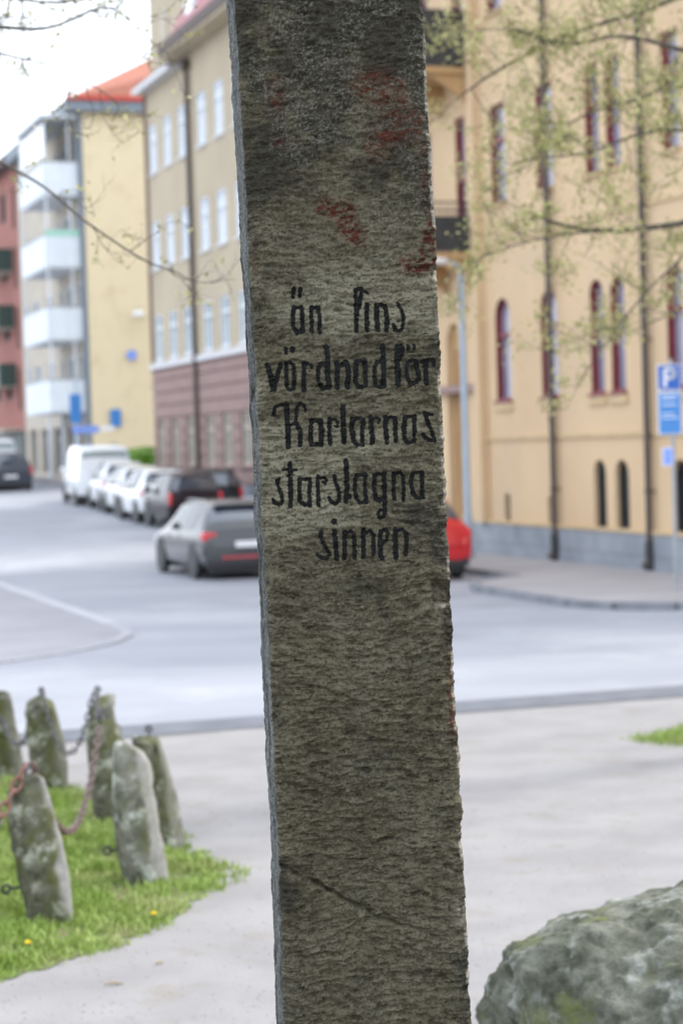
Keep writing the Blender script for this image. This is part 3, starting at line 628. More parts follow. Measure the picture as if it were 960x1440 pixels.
# ------------------------------------------------------------------ street furniture
lp = thing('street_lamp', 'tall pale blue street lamp post beside the red car and the pillar', 'street lamp', P(15.63, 39.3, .10), PHI)
MB().tube([(0, 0, 0), (0, 0, .9), (0, 0, .95), (0, 0, 5.95)], [.085, .085, .075, .06], 14).build('pole', 'lamp_paint', lp, True, 40)
MB().cyl((0, 0, .12), .13, .24, 2, 14).build('base', 'lamp_paint', lp, True, 40)
MB().tube([(0, 0, 5.85), (-.1, 0, 6.0), (-.35, 0, 6.05)], .035, 8).build('arm', 'lamp_paint', lp, True)
lh = MB(); 
rows_ = [(-.95, .03, .03), (-.85, .12, .06), (-.55, .15, .075), (-.32, .11, .06), (-.28, .04, .03)]
vs_ = [(x, math.cos(a) * wy, 6.06 + math.sin(a) * wz) for x, wy, wz in rows_ for a in [k * math.pi / 5 for k in range(10)]]
lh.add(vs_, [(r * 10 + k, r * 10 + (k + 1) % 10, (r + 1) * 10 + (k + 1) % 10, (r + 1) * 10 + k) for r in range(4) for k in range(10)] + [tuple(range(10)), tuple(range(40, 50))])
lh.build('lamp_head', 'lamp_white', lp, True)

def stroke_mesh(strokes, h=.004):
    mb = MB()
    for wd, pts in strokes:
        for (x0, z0), (x1, z1) in zip(pts, pts[1:]):
            d = Vector((x1 - x0, z1 - z0)); d = d / max(d.length, 1e-6) * wd / 2; nx, nz = -d.y, d.x
            a = [(x0 - d.x + nx, z0 - d.y + nz), (x0 - d.x - nx, z0 - d.y - nz), (x1 + d.x - nx, z1 + d.y - nz), (x1 + d.x + nx, z1 + d.y + nz)]
            mb.add([(x, -h, z) for x, z in a] + [(x, 0, z) for x, z in a], [(0, 1, 2, 3), (0, 4, 5, 1), (1, 5, 6, 2), (2, 6, 7, 3), (3, 7, 4, 0)])
    return mb
sg = thing('parking_sign', 'blue parking sign with white P and a long blue plate, on a grey post', 'sign', P(14.84, 28.68, -.04), .10)
MB().tube([(0, 0, 0), (0, 0, 3.70)], .03, 12).build('post', 'steel', sg, True, 40)
def plate(z0, z1, w0, m, x=-.05, rim='white'):
    b = MB().bbox(x - w0 / 2, x + w0 / 2, -.052, -.034, z0, z1, .004).build('plate', rim, sg)
    MB().box(x - w0 / 2 + .012, x + w0 / 2 - .012, -.0545, -.0525, z0 + .012, z1 - .012).build('plate_face', m, b)
    MB().box(-.05, .05, -.034, .034, (z0 + z1) / 2 - .02, (z0 + z1) / 2 + .02).build('clamp', 'steel', b); return b
b1 = plate(3.22, 3.62, .37, 'sign_blue')
o = stroke_mesh([(.052, [(-.115, 3.30), (-.115, 3.545), (-.02, 3.545), (.02, 3.52), (.03, 3.48), (.02, 3.44), (-.02, 3.415), (-.10, 3.415)])]).build('letter', 'white', b1); o.location = (0.0, -.0548, 0)
b2 = plate(2.54, 3.20, .37, 'sign_blue2')
o = stroke_mesh([(.016, [(-.17, z), (-.17 + l, z)]) for z, l in ((3.14, .24), (3.09, .20), (3.0, .22), (2.86, .17), (2.80, .24))]).build('print_line', 'white', b2); o.location = (0, -.0548, 0)
b3 = plate(2.06, 2.34, .17, 'sign_lilac', x=-.10)

ds = thing('direction_sign', 'blue direction signs on a pale post in front of the yellow brick block', 'sign', P(14.95, 77.1, gz(76.5)), PHI)
MB().tube([(0, 0, 0), (0, 0, 4.4)], .05, 10).build('post', 'lamp_paint', ds, True, 40)
MB().bbox(-.26, .17, -.09, -.055, 2.75, 3.85, .01).build('board', 'sign_blue2', ds)
MB().add([(-.2, -.11, 2.36), (.72, -.11, 2.36), (.88, -.11, 2.5), (.72, -.11, 2.64), (-.2, -.11, 2.64), (-.2, -.07, 2.36), (.72, -.07, 2.36), (.88, -.07, 2.5), (.72, -.07, 2.64), (-.2, -.07, 2.64)],
         [(0, 1, 2, 3, 4), (9, 8, 7, 6, 5)] + [(k, 5 + k, 5 + (k + 1) % 5, (k + 1) % 5) for k in range(5)]).build('blue_arm', 'sign_lilac', ds)
MB().bbox(.89, 1.4, -.10, -.06, 2.42, 2.62, .01).build('white_arm', 'white', ds)

# ------------------------------------------------------------------ natural stone material with moss, lichen and grain
def stone_mat(name, c1, c2, moss, lich, mo=(.5, .62), li=(.62, .68), sc=9, bump=.6, upmoss=0, grain=60):
    m = bpy.data.materials.new(name); m.use_nodes = True; t = m.node_tree; b = t.nodes['Principled BSDF']; b.inputs['Roughness'].default_value = .92
    b.inputs['Specular IOR Level'].default_value = .25
    tc = t.nodes.new('ShaderNodeTexCoord')
    def noise(s, d=8, r=.6, off=0):
        mp = t.nodes.new('ShaderNodeMapping'); mp.inputs['Location'].default_value = (off, off * .7, off * 1.3); t.links.new(tc.outputs['Object'], mp.inputs[0])
        n = t.nodes.new('ShaderNodeTexNoise'); n.inputs['Scale'].default_value = s; n.inputs['Detail'].default_value = d; n.inputs['Roughness'].default_value = r; t.links.new(mp.outputs[0], n.inputs[0]); return n.outputs[0]
    def ramp(x, a, c):
        r = t.nodes.new('ShaderNodeMapRange'); r.inputs[1].default_value = a; r.inputs[2].default_value = c; t.links.new(x, r.inputs[0]); return r.outputs[0]
    def mix(f, a, c):
        x = t.nodes.new('ShaderNodeMix'); x.data_type = 'RGBA'; t.links.new(f, x.inputs[0])
        for i, q in ((6, a), (7, c)):
            if isinstance(q, tuple): x.inputs[i].default_value = (*q, 1)
            else: t.links.new(q, x.inputs[i])
        return x.outputs[2]
    col = mix(ramp(noise(sc, off=1), .38, .62), c1, c2)
    col = mix(ramp(noise(grain, 4, .7, 3), .52, .72), col, tuple(x * .45 for x in c1))
    col = mix(ramp(noise(sc * .42, 9, .62, 9), *mo), col, moss)
    col = mix(ramp(noise(sc * .75, 10, .65, 21), *li), col, lich)
    if 'post' in name:
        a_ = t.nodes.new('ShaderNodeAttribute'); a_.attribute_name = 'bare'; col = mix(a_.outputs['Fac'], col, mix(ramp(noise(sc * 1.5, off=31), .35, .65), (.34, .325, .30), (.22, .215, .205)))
    t.links.new(col, b.inputs['Base Color'])
    bp = t.nodes.new('ShaderNodeBump'); bp.inputs['Strength'].default_value = bump; bp.inputs['Distance'].default_value = .012
    t.links.new(noise(grain * .6, 8, .65, 5), bp.inputs['Height']); t.links.new(bp.outputs[0], b.inputs['Normal']); M[name] = m
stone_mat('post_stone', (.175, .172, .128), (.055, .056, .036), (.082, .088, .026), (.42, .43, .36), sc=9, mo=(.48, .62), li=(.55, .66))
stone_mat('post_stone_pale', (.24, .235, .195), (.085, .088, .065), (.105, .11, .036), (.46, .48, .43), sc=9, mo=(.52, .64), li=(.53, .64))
stone_mat('boulder_stone', (.165, .168, .135), (.05, .055, .036), (.105, .118, .038), (.31, .325, .29), sc=9, mo=(.55, .68), li=(.53, .70), grain=70, bump=.9)

# ------------------------------------------------------------------ short stone posts
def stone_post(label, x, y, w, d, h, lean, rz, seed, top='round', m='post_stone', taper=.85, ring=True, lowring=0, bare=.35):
    r = thing('stone_post', label, 'stone post', (x, y, 0), rz, 'old stone posts on the lawn')
    nz, na = 44, 48; zz = np.linspace(-.15, h, nz); V = []
    for z in zz:
        t = max(z, 0) / h; k = 1 - (1 - taper) * t
        if top == 'round': k *= math.sqrt(max(1e-3, 1 - max(0, (t - .78) / .225) ** 2.6)) if t > .78 else 1
        elif top == 'slant': k *= 1
        for q in range(na):
            a = 2 * math.pi * q / na; ca, sa = math.cos(a), math.sin(a); e = 11.0
            rr = (abs(ca) ** e + abs(sa) ** e) ** (-1 / e)
            V.append((rr * ca * w / 2 * k + lean * z, rr * sa * d / 2 * k, z + (0 if top != 'slant' else -max(0, rr * ca * .10) * t ** 4)))
    V = np.array(V); N = V - np.stack([lean * V[:, 2], 0 * V[:, 0], V[:, 2]], 1); N /= np.linalg.norm(N, axis=1)[:, None] + 1e-6
    dsp = (f3(V * np.array([5, 5, 2.2]) + seed * 3.1, 3) - .5) * .10 + (np.round(f3(V * np.array([9, 9, 4.]) + seed * 1.7, 3) * 9) / 9 - .5) * .07 + (f3(V * np.array([26, 26, 18.]) + seed, 4) - .5) * .065
    V = V + N * dsp[:, None]; gr = np.random.default_rng(seed * 13)
    V[:, 0] -= lean * V[:, 2]
    for _ in range(14):
        dv = np.array([gr.normal(), gr.normal(), gr.normal() * .10]); dv /= np.linalg.norm(dv); q = V @ dv; hq = np.quantile(q, gr.uniform(.84, .96)); V = V - dv * (np.maximum(0, q - hq) * .85)[:, None]
    for _ in range(4):
        dv = np.array([gr.normal() * .5, gr.normal() * .5, 1]); dv /= np.linalg.norm(dv); q = V @ dv; hq = q.max() - .02 - .02 * gr.random(); V = V - dv * (np.maximum(0, q - hq) * .85)[:, None]
    V[:, 0] += lean * V[:, 2]
    zt_ = V[:, 2].max(); V[:, 2] = np.where(V[:, 2] > 0, V[:, 2] * h / zt_, V[:, 2]); ctr = V[-na:].mean(0) + np.array([0, 0, .012])
    F = [(i * na + q, i * na + (q + 1) % na, (i + 1) * na + (q + 1) % na, (i + 1) * na + q) for i in range(nz - 1) for q in range(na)]
    V = np.vstack([V, [ctr]]); F += [((nz - 1) * na + q, (nz - 1) * na + (q + 1) % na, len(V) - 1, len(V) - 1) for q in range(na)]
    mb = MB(); mb.v = [tuple(p) for p in V]; mb.f = [tuple(dict.fromkeys(f)) for f in F]; so = mb.build('shaft', m, r, True)
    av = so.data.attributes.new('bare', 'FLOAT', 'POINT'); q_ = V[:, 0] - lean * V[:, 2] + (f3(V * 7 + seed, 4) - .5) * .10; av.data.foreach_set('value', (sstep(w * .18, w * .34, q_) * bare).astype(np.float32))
    tx = lean * h
    if ring:
        MB().tube([(tx - lean * .1, 0, h - .12), (tx, 0, h + .035)], .014, 8).torus((tx, 0, h + .040), .018, .009, 1).build('eyelet', 'iron', r, True)
    if lowring:
        MB().tube([(lowring * w * .35 + lean * .2, 0, .2), (lowring * w * .66 + lean * .2, 0, .2)], .009, 6).torus((lowring * w * .66 + lean * .2 + lowring * .02, 0, .2), .022, .008, 1).build('ring', 'black_metal', r, True)
    return Vector((x, y, 0)) + Matrix.Rotation(rz, 3, 'Z') @ Vector((tx, 0, h + .05))
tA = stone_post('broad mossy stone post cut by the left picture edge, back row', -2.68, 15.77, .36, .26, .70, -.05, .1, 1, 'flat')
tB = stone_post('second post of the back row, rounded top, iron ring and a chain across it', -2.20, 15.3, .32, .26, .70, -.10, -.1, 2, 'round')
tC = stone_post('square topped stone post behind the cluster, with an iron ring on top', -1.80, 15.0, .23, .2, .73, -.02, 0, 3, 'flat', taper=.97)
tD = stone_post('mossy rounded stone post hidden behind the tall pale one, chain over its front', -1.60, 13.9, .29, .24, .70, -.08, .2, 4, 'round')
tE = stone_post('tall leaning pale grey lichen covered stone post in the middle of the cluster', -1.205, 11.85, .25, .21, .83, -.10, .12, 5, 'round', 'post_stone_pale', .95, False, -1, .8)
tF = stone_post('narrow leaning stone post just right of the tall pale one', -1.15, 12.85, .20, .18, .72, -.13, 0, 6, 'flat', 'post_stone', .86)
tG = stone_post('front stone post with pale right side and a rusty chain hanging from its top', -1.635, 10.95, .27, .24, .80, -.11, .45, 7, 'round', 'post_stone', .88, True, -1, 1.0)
# chains
lk = MB(); lk.torus((0, 0, 0), .021, .0078, 1, 16, 7, 1.0, 1.0)
lv = [(x * 1.0, y, z * 1.75) for x, y, z in lk.v]; lk.v = lv
link_meshes = {}
def chain(label, a, b, sag, m, far=False, group=None, pitch=.064, scale=1.0):
    a, b = Vector(a), Vector(b); n = 200; pts = [a.lerp(b, i / n) - Vector((0, 0, sag * 4 * (i / n) * (1 - i / n))) for i in range(n + 1)]
    L = [0.0]
    for p, q in zip(pts, pts[1:]): L.append(L[-1] + (q - p).length)
    root = thing('chain', label, 'chain', a, 0, 'chains strung between the stone posts'); pk = pitch * scale; N = int(L[-1] / pk); V = []; F = []
    if m not in link_meshes:
        o = lk.build('link', m, root, True); link_meshes[m] = o; first = o
    else: first = None
    src = link_meshes[m]
    for k in range(N):
        s = (k + .5) * pk; i = next(i for i in range(n) if L[i + 1] >= s); t = (s - L[i]) / (L[i + 1] - L[i]); p = pts[i].lerp(pts[i + 1], t); d = (pts[i + 1] - pts[i]).normalized()
        q = d.to_track_quat('Z', 'Y') @ Matrix.Rotation(math.pi / 2 * (k % 2) + .6 + random.uniform(-.15, .15), 3, 'Z').to_quaternion()
        o = first if (first and k == 0) else inst(src, 'link', root)
        o.location = p - a; o.rotation_mode = 'QUATERNION'; o.rotation_quaternion = q; o.scale = (scale,) * 3
    return root
chain('rusty brown chain hanging from the front post towards the left picture edge', tG + Vector((0, -.03, 0)), (-2.42, 10.2, .85), .42, 'rust', scale=1.15)
chain('chain sagging over the grass between the front post and the rounded post behind', tG + Vector((.03, .04, 0)), tD + Vector((0, -.16, -.05)), .54, 'iron_pale', scale=.95)
chain('dark chain between the two posts of the back row at the left', tA, tB + Vector((0, -.14, -.02)), .42, 'iron', scale=.8)
chain('dark chain from the back row post to the square topped post', tB + Vector((0.02, -.14, 0)), tC + Vector((-.02, -.14, -.02)), .45, 'iron', scale=.8)
chain('grey chain from the square topped post down over the rounded post', tC + Vector((0, -.12, 0)), tD + Vector((0.0, -.16, -.0)), .25, 'iron', scale=.8)

# ------------------------------------------------------------------ boulders
def boulder(label, c, r, seed, m, sub=7, cut=.86):
    bm = bmesh.new(); bmesh.ops.create_icosphere(bm, subdivisions=sub, radius=1); me = bpy.data.meshes.new('boulder'); bm.to_mesh(me); bm.free()
    n = len(me.vertices); V = np.empty(n * 3, np.float32); me.vertices.foreach_get('co', V); V = V.reshape(-1, 3).astype(float); D = V.copy()
    g = np.random.default_rng(seed); k = np.ones(n)
    for _ in range(70):                                              # split faces
        d = g.normal(size=3); d /= np.linalg.norm(d); h = cut + .16 * g.random(); q = V @ d; V = V - d * np.maximum(0, q - h)[:, None] * .8
    dsp = (f3(D * 1.6 + seed, 3) - .5) * .24 + (f3(D * np.array([5, 5, 8.]) + seed * 2, 5, .55) - .5) * .15 + np.abs(f3(D * np.array([7, 7, 11.]) + seed * 5, 5, .6) - .5) * -.07 + (f3(D * 34 + seed, 4, .6) - .5) * .035
    V = (V + D * dsp[:, None]) * np.array(r); me.vertices.foreach_set('co', V.astype(np.float32).ravel()); me.polygons.foreach_set('use_smooth', [True] * len(me.polygons))
    me.materials.append(M[m]); o = bpy.data.objects.new('boulder', me); COL.objects.link(o); o.location = c; return tag(o, label, 'boulder')
boulder('large grey lichen and moss covered boulder in the bottom right corner', (1.36, 7.55, .15), (.94, .80, .71), 3, 'boulder_stone')
boulder('small pale stone at the left picture edge behind the front post', (-2.47, 13.6, .12), (.17, .17, .24), 9, 'post_stone_pale', 5)

# ------------------------------------------------------------------ the inscribed pillar
X0, Y0, HW, TH = .0729, 5.0, .2267, .20
LET = """ä|9 -126,2879 -129,2861|8 -111,2878 -112,2861|10 -127,2835 -132,2808 -131,2786 -123,2774 -111,2779|8 -127,2834 -108,2835|10 -109,2836 -108,2807 -109,2777
n|9 -85,2835 -86,2806 -87,2775|7 -85,2831 -68,2833|9 -67,2833 -66,2806 -68,2774
f|10 24,2872 24,2840 23,2807 23,2773|8 26,2873 37,2875 44,2869 53,2864|9 39,2867 33,2844 30,2829
i|10 50,2836 49,2806 48,2774
n|11 74,2833 73,2800 74,2774|8 74,2832 86,2834 95,2827|11 95,2830 98,2799 96,2773
s|8 127,2835 134,2821 139,2800 135,2775 128,2769 118,2774 114,2784
v|11 -199,2700 -192,2678 -187,2639|10 -166,2700 -175,2673 -185,2643
ö|8 -152,2738 -152,2727|11 -136,2736 -136,2732|9 -152,2702 -154,2672 -153,2643 -145,2638|7 -152,2702 -142,2705 -135,2698|9 -135,2698 -134,2671 -138,2641 -145,2638
r|10 -109,2700 -111,2670 -113,2635|7 -109,2692 -101,2700 -92,2695 -91,2690
d|12 -53,2738 -50,2715 -52,2693 -53,2668 -51,2640|9 -54,2698 -70,2697 -76,2681 -77,2656 -67,2637 -52,2643
n|11 -29,2700 -30,2667 -31,2637|9 -28,2692 -19,2691 -10,2700|12 -6,2698 -2,2673 -6,2638
a|10 19,2700 15,2677 15,2652 20,2638 30,2637|8 19,2700 36,2700|10 40,2701 38,2671 39,2639
d|12 85,2735 85,2710 84,2674 83,2637|9 82,2696 69,2696 62,2683 61,2655 65,2639 75,2635 83,2639
f|11 121,2732 118,2703 118,2673 117,2638|8 121,2732 128,2734 133,2728 131,2713 124,2698|8 123,2675 121,2648 118,2638
ö|6 147,2735 146,2723|6 162,2734 161,2724|8 144,2692 140,2677 141,2654 147,2639|8 144,2692 155,2698 164,2694|10 164,2694 168,2671 169,2651 163,2644 147,2639
r|11 188,2693 187,2670 187,2639|8 178,2692 193,2695 207,2695 208,2682
K|12 -156,2602 -156,2572 -156,2548 -156,2502|7 -156,2602 -173,2603 -186,2596 -189,2578|7 -111,2587 -115,2600 -123,2604 -131,2596 -134,2571 -138,2558|7 -138,2558 -147,2554|10 -134,2556 -126,2538 -128,2503
a|10 -98,2561 -102,2534 -101,2506|12 -75,2559 -75,2533 -77,2503|10 -98,2562 -75,2560|9 -101,2504 -77,2503
r|9 -54,2564 -55,2535 -56,2504|6 -53,2561 -41,2563 -34,2557 -36,2544 -41,2546
l|11 -20,2592 -21,2554 -22,2506
a|11 1,2560 -1,2537 2,2509 9,2499|8 1,2560 14,2563 28,2560 30,2549|9 28,2559 24,2529 24,2498|6 9,2499 24,2498
r|11 48,2564 48,2532 48,2502|6 50,2557 61,2562 69,2557 65,2549
n|11 83,2562 82,2531 83,2501|7 85,2557 97,2562 105,2557|10 106,2558 106,2530 105,2503
a|10 132,2560 127,2536 128,2508 137,2497|7 132,2560 154,2560|9 154,2561 152,2530 152,2502|7 137,2497 152,2499
s|6 177,2569 185,2566 198,2563|9 180,2565 188,2540 197,2516 201,2500|8 201,2502 187,2500 175,2510 173,2517
s|8 -183,2425 -188,2422 -185,2406 -178,2387 -177,2368 -185,2363 -196,2368 -199,2376
t|11 -155,2460 -156,2432 -156,2397 -157,2359|6 -172,2447 -140,2444
o|9 -133,2422 -135,2394 -134,2368 -124,2359|8 -133,2422 -109,2421|9 -108,2421 -110,2388 -112,2356|8 -124,2359 -112,2363
r|10 -88,2426 -89,2394 -90,2357|6 -86,2420 -72,2424 -66,2416 -71,2408 -76,2412
s|8 -48,2426 -46,2408 -39,2385 -40,2364 -50,2358 -60,2364 -64,2374
l|11 -19,2461 -19,2426 -20,2391 -23,2363|12 -16,2377 -14,2372
a|9 5,2425 1,2401 2,2373 9,2358|7 5,2425 27,2426|9 27,2427 25,2393 26,2358|7 9,2358 29,2357
g|9 50,2423 47,2397 49,2368 59,2359|7 50,2424 75,2425|10 74,2426 72,2389 71,2350 70,2328|6 49,2366 67,2365|6 71,2334 67,2320 57,2317 52,2329 61,2338 71,2336
n|9 97,2425 95,2395 95,2362|6 98,2424 114,2426 120,2416|8 120,2419 119,2387 117,2358
a|9 144,2421 139,2399 142,2373 151,2363|6 144,2423 167,2424|9 166,2424 165,2391 165,2365|6 151,2362 169,2362
s|8 -85,2295 -89,2281 -80,2258 -68,2238 -75,2228 -88,2229 -99,2238
i|13 -54,2317 -54,2316|10 -54,2292 -53,2266 -52,2224
n|10 -30,2289 -31,2255 -33,2226|7 -28,2286 -15,2290 -6,2280|9 -7,2280 -8,2254 -8,2225
n|10 16,2292 15,2259 14,2225|7 19,2282 32,2288 40,2277|9 40,2277 39,2248 38,2229
e|10 59,2286 55,2257 56,2225 60,2220|8 59,2286 72,2290 76,2279 72,2263 60,2255
n|11 94,2288 93,2255 93,2219|8 98,2284 110,2288 121,2276|10 121,2276 120,2247 118,2228"""
letters = []
for ln_ in LET.strip().split('\n'):
    ch, *st = ln_.split('|'); S = []
    for s_ in st:
        wd, *pp = s_.split(' '); S.append((float(wd) / 1000, [tuple(float(q) / 1000 for q in p_.split(',')) for p_ in pp]))
    letters.append((ch, S))
RES = .0013; xs = np.arange(-.25, .2501, RES); zs = np.arange(.9, 3.75, RES); XX, ZZ = np.meshgrid(xs, zs)
wx = (f2(XX * 5, ZZ * 5, 3) - .5); wz = (f2(XX * 5 + 40, ZZ * 5 + 9, 3) - .5)
bed = f2(XX * 13 + wx * 1.5 + 3, ZZ * 95 + wz * 5, 4, .6)                       # bedding: long, low ripples lying across the slab
bed2 = f2(XX * 40 + 9, ZZ * 210 + wz * 8, 3, .6)
pit = f2(XX * 62 + wx * 5, ZZ * 88 + wz * 6, 4, .62); fine = f2(XX * 150, ZZ * 190, 3, .6)
big = f2(XX * 3.5 + 7, ZZ * 3.0 + 2, 3)
zone = sstep(2.85, 3.02, ZZ + .12 * wx)                                       # upper part is more grainy than layered
low = 1 - sstep(1.9, 2.2, ZZ)
D = (big - .5) * .018 + (f2(XX * 17 + wz * 3, ZZ * 27 + wx * 3, 2) - .5) * .013 + (1 - .6 * zone) * ((bed - .5) * .015 + (bed2 - .5) * .0085) + (pit - .5) * (.017 + .002 * zone) + (fine - .5) * .0060
scal = np.abs(f2(XX * 13 + 70 + wz * 2, ZZ * 26 + 31 + wx * 4, 3, .5) - .5); 
tq = f2(XX * 12 + 70 + wz * 1.5 + (pit - .5) * 1.3, ZZ * 24 + 31 + wx * 3 + (bed2 - .5) * 1.2, 3, .5) * 9; D += .0034 * (np.floor(tq) + sstep(.30, .70, tq - np.floor(tq)) - tq) * (1 - .6 * zone)
chip = f2(XX * 38 + 11 + (fine - .5), ZZ * 105 + 5 + wz * 5, 3, .5); D -= .008 * sstep(.62, .70, chip) * (1 - .4 * zone) - .006 * sstep(.40, .28, chip)
def crease(pts, w_, dep, step=0):
    global D
    d = np.full(XX.shape, 9.0); sgn = np.zeros(XX.shape); jx = (f2(XX * 30 + 5, ZZ * 30, 3) - .5) * .022
    for (xa, za), (xb, zb) in zip(pts, pts[1:]):
        dx, dz = xb - xa, zb - za; l2 = dx * dx + dz * dz; t = np.clip(((XX - xa) * dx + (ZZ + jx - za) * dz) / l2, 0, 1)
        ex, ez = XX - xa - t * dx, ZZ + jx - za - t * dz; q = np.hypot(ex, ez); u_ = q < d; d = np.where(u_, q, d); sgn = np.where(u_, dx * ez - dz * ex, sgn)
    fade = .35 + .65 * sstep(.35, .55, f2(XX * 8 + 3, ZZ * 8, 2))
    D -= 1.7 * dep * np.exp(-(d / w_) ** 2) * fade
    if step: D += step * np.exp(-(d / .05) ** 2) * sstep(.0, .004, -np.sign(sgn) * d + .001) * fade
crease([(-.24, 1.50), (-.121, 1.428), (-.028, 1.365), (.075, 1.316), (.215, 1.245)], .005, .011, .009)
crease([(.02, 1.53), (.068, 1.534), (.15, 1.535), (.24, 1.558)], .005, .009, .005)
crease([(-.23, 1.556), (-.15, 1.53), (-.077, 1.513)], .005, .006, .004)
crease([(-.20, 2.715), (-.12, 2.73), (-.06, 2.735), (0, 2.725)], .004, .006, .003)
crease([(-.19, 2.84), (-.14, 2.80)], .004, .004)
def dent(cx, cz, rx, rz_, dep, p=4):
    global D
    q = (np.abs((XX - cx + wx * .012) / rx) ** p + np.abs((ZZ - cz + wz * .012) / rz_) ** p); D -= dep * sstep(1.25, .7, q)
dent(.203, 2.128, .024, .029, .020); dent(.190, 2.150, .012, .012, .012, 2); dent(-.222, 2.839, .018, .014, .014, 2)
for cx, cz, rx, rz_, dp in ((-.10, 2.06, .03, .008, .008), (-.16, 1.98, .02, .006, .007), (.05, 1.93, .03, .007, .006), (.10, 1.80, .02, .012, .007), (-.05, 1.74, .03, .006, .006), (.02, 1.42, .03, .008, .006), (.12, 1.47, .02, .01, .007)): dent(cx, cz, rx, rz_, dp, 2)
# carve the letters a little
def letter_dist(S, X, Z):
    d = np.full(X.shape, 9.0)
    for wd, pts in S:
        for (xa, za), (xb, zb) in zip(pts, pts[1:]):
            dx, dz = xb - xa, zb - za; l2 = max(dx * dx + dz * dz, 1e-9); t = np.clip(((X - xa) * dx + (Z - za) * dz) / l2, 0, 1)
            d = np.minimum(d, np.hypot(X - xa - t * dx, Z - za - t * dz) - wd / 2)
    return d
carve = np.zeros(XX.shape)
for ch, S in letters:
    pp = [p for _, pts in S for p in pts]; a0, a1 = min(p[0] for p in pp) - .02, max(p[0] for p in pp) + .02; c0, c1 = min(p[1] for p in pp) - .02, max(p[1] for p in pp) + .02
    i0, i1 = int((a0 - xs[0]) / RES), int((a1 - xs[0]) / RES); k0, k1 = int((c0 - zs[0]) / RES), int((c1 - zs[0]) / RES)
    sl = (slice(k0, k1), slice(i0, i1)); carve[sl] = np.maximum(carve[sl], sstep(.003, -.003, letter_dist(S, XX[sl], ZZ[sl])))
D = D * (1 - .5 * carve) - .0030 * carve
def samp(A, x, z):
    fx = np.clip((x - xs[0]) / RES, 0, len(xs) - 1.001); fz = np.clip((z - zs[0]) / RES, 0, len(zs) - 1.001); i = fx.astype(int); k = fz.astype(int); fx = fx - i; fz = fz - k
    return (A[k, i] * (1 - fx) + A[k, i + 1] * fx) * (1 - fz) + (A[k + 1, i] * (1 - fx) + A[k + 1, i + 1] * fx) * fz
def edgeL(z): return -HW - .002 + np.interp(z, [1.1, 1.25, 1.6, 1.8, 2.3, 3.0, 3.3, 3.55], [-.005, -.001, .003, .006, .003, .001, 0, -.006]) + .015 * (f2(z * 9, z * 0 + 3.3, 5, .68) - .5)
def edgeR(z): return HW + .001 * 0 + np.interp(z, [1.1, 2.0, 3.0, 3.55], [.002, .001, -.001, -.003]) + .012 * (f2(z * 10 + 50, z * 0 + 8.3, 5, .62) - .5)
zf = np.concatenate([np.linspace(-.3, 1.0, 20)[:-1], np.arange(1.0, 3.68, .0023), np.linspace(3.685, 3.97, 12)])
NF, NR, NB, NL = 190, 26, 8, 64; NT = NF + NR + NB + NL; Z = zf[:, None]
fx_ = np.linspace(0, 1, NF)[None, :]; eL, eR = edgeL(Z), edgeR(Z); Xf = eL + (eR - eL) * fx_; Zf = np.broadcast_to(Z, Xf.shape)
eg = np.minimum(Xf - eL, eR - Xf); rad = .004 + .018 * sstep(.45, .75, f2(Zf * 14 + np.sign(Xf) * 30, Zf * 0 + 4.4, 3))
rec = rad * (1 - np.clip(eg / (rad * 1.6), 0, 1)) ** 2
# flake broken off the left edge, with its pale flank turned to the side
fl_ = sstep(1, .3, ((Xf + .224) / .014) ** 2 + ((Zf - 2.183) / .030) ** 2); rec = rec + fl_ * .03
Yf = -samp(D, Xf, np.clip(Zf, zs[0], zs[-1])) + rec
def side(n, xe, y_a, y_b, sgn, seed):
    t = np.linspace(0, 1, n + 2)[None, 1:-1]; Y = y_a + (y_b - y_a) * t; ZZs = np.broadcast_to(Z, Y.shape)
    groove = (f2(Y * 95 + seed + (f2(ZZs * 6, Y * 9, 3) - .5) * 3, ZZs * 5 + seed, 4, .6) - .5) * .011 + (f2(Y * 60 + seed, ZZs * 70, 4, .6) - .5) * .006
    cr = np.abs(f2(Y * 26 + seed * 2 + (f2(ZZs * 2.5, Y * 2, 3) - .5) * 2.2, ZZs * 1.7, 2) - .5); groove = groove - .013 * sstep(.05, .0, cr) * sstep(.35, .6, f2(ZZs * 7 + seed, Y * 4, 3))
    return xe + sgn * groove + 0 * Y, Y, ZZs
yLa, yRa = Yf[:, :1], Yf[:, -1:]
Xr, Yr, Zr = side(NR, eR, yRa, TH, 1, 5.0)
tb = np.linspace(0, 1, NB)[None, :]; Xb = eR + (eL - eR) * tb; Yb = TH + 0 * Xb; Zb = np.broadcast_to(Z, Xb.shape)
Xl, Yl, Zl = side(NL, eL, TH, yLa, -1, 9.0)
V = np.stack([np.concatenate([Xf, Xr, Xb, Xl], 1), np.concatenate([Yf, Yr, Yb, Yl], 1), np.broadcast_to(Z, (len(zf), NT))], 2)
ii = np.arange(len(zf) - 1)[:, None] * NT; jj = np.arange(NT)[None, :]; j2 = (jj + 1) % NT
F = np.stack([ii + jj, ii + j2, ii + NT + j2, ii + NT + jj], 2).reshape(-1, 4)
isf = np.zeros((len(zf), NT)); isf[:, :NF] = 1
AX, AZ = V[:, :, 0], V[:, :, 2]
tone = f2(AX * 7 + 11, AZ * 7 + 3, 5, .6) * .30 + f2(AX * 60, AZ * 130, 3, .7) * .40 + f2(AX * 170 + 9, AZ * 260, 2, .6) * .30
crust = .85 * sstep(.47, .68, f2(AX * 6 + 4, AZ * 6 + 8, 6, .7) + .20 * sstep(2.9, 3.35, AZ) - .13 * (1 - sstep(2.9, 3.1, AZ)) + .22 * sstep(.16, .235, np.abs(AX)) * sstep(.4, .6, f2(AX * 5, AZ * 9 + 70, 4)))
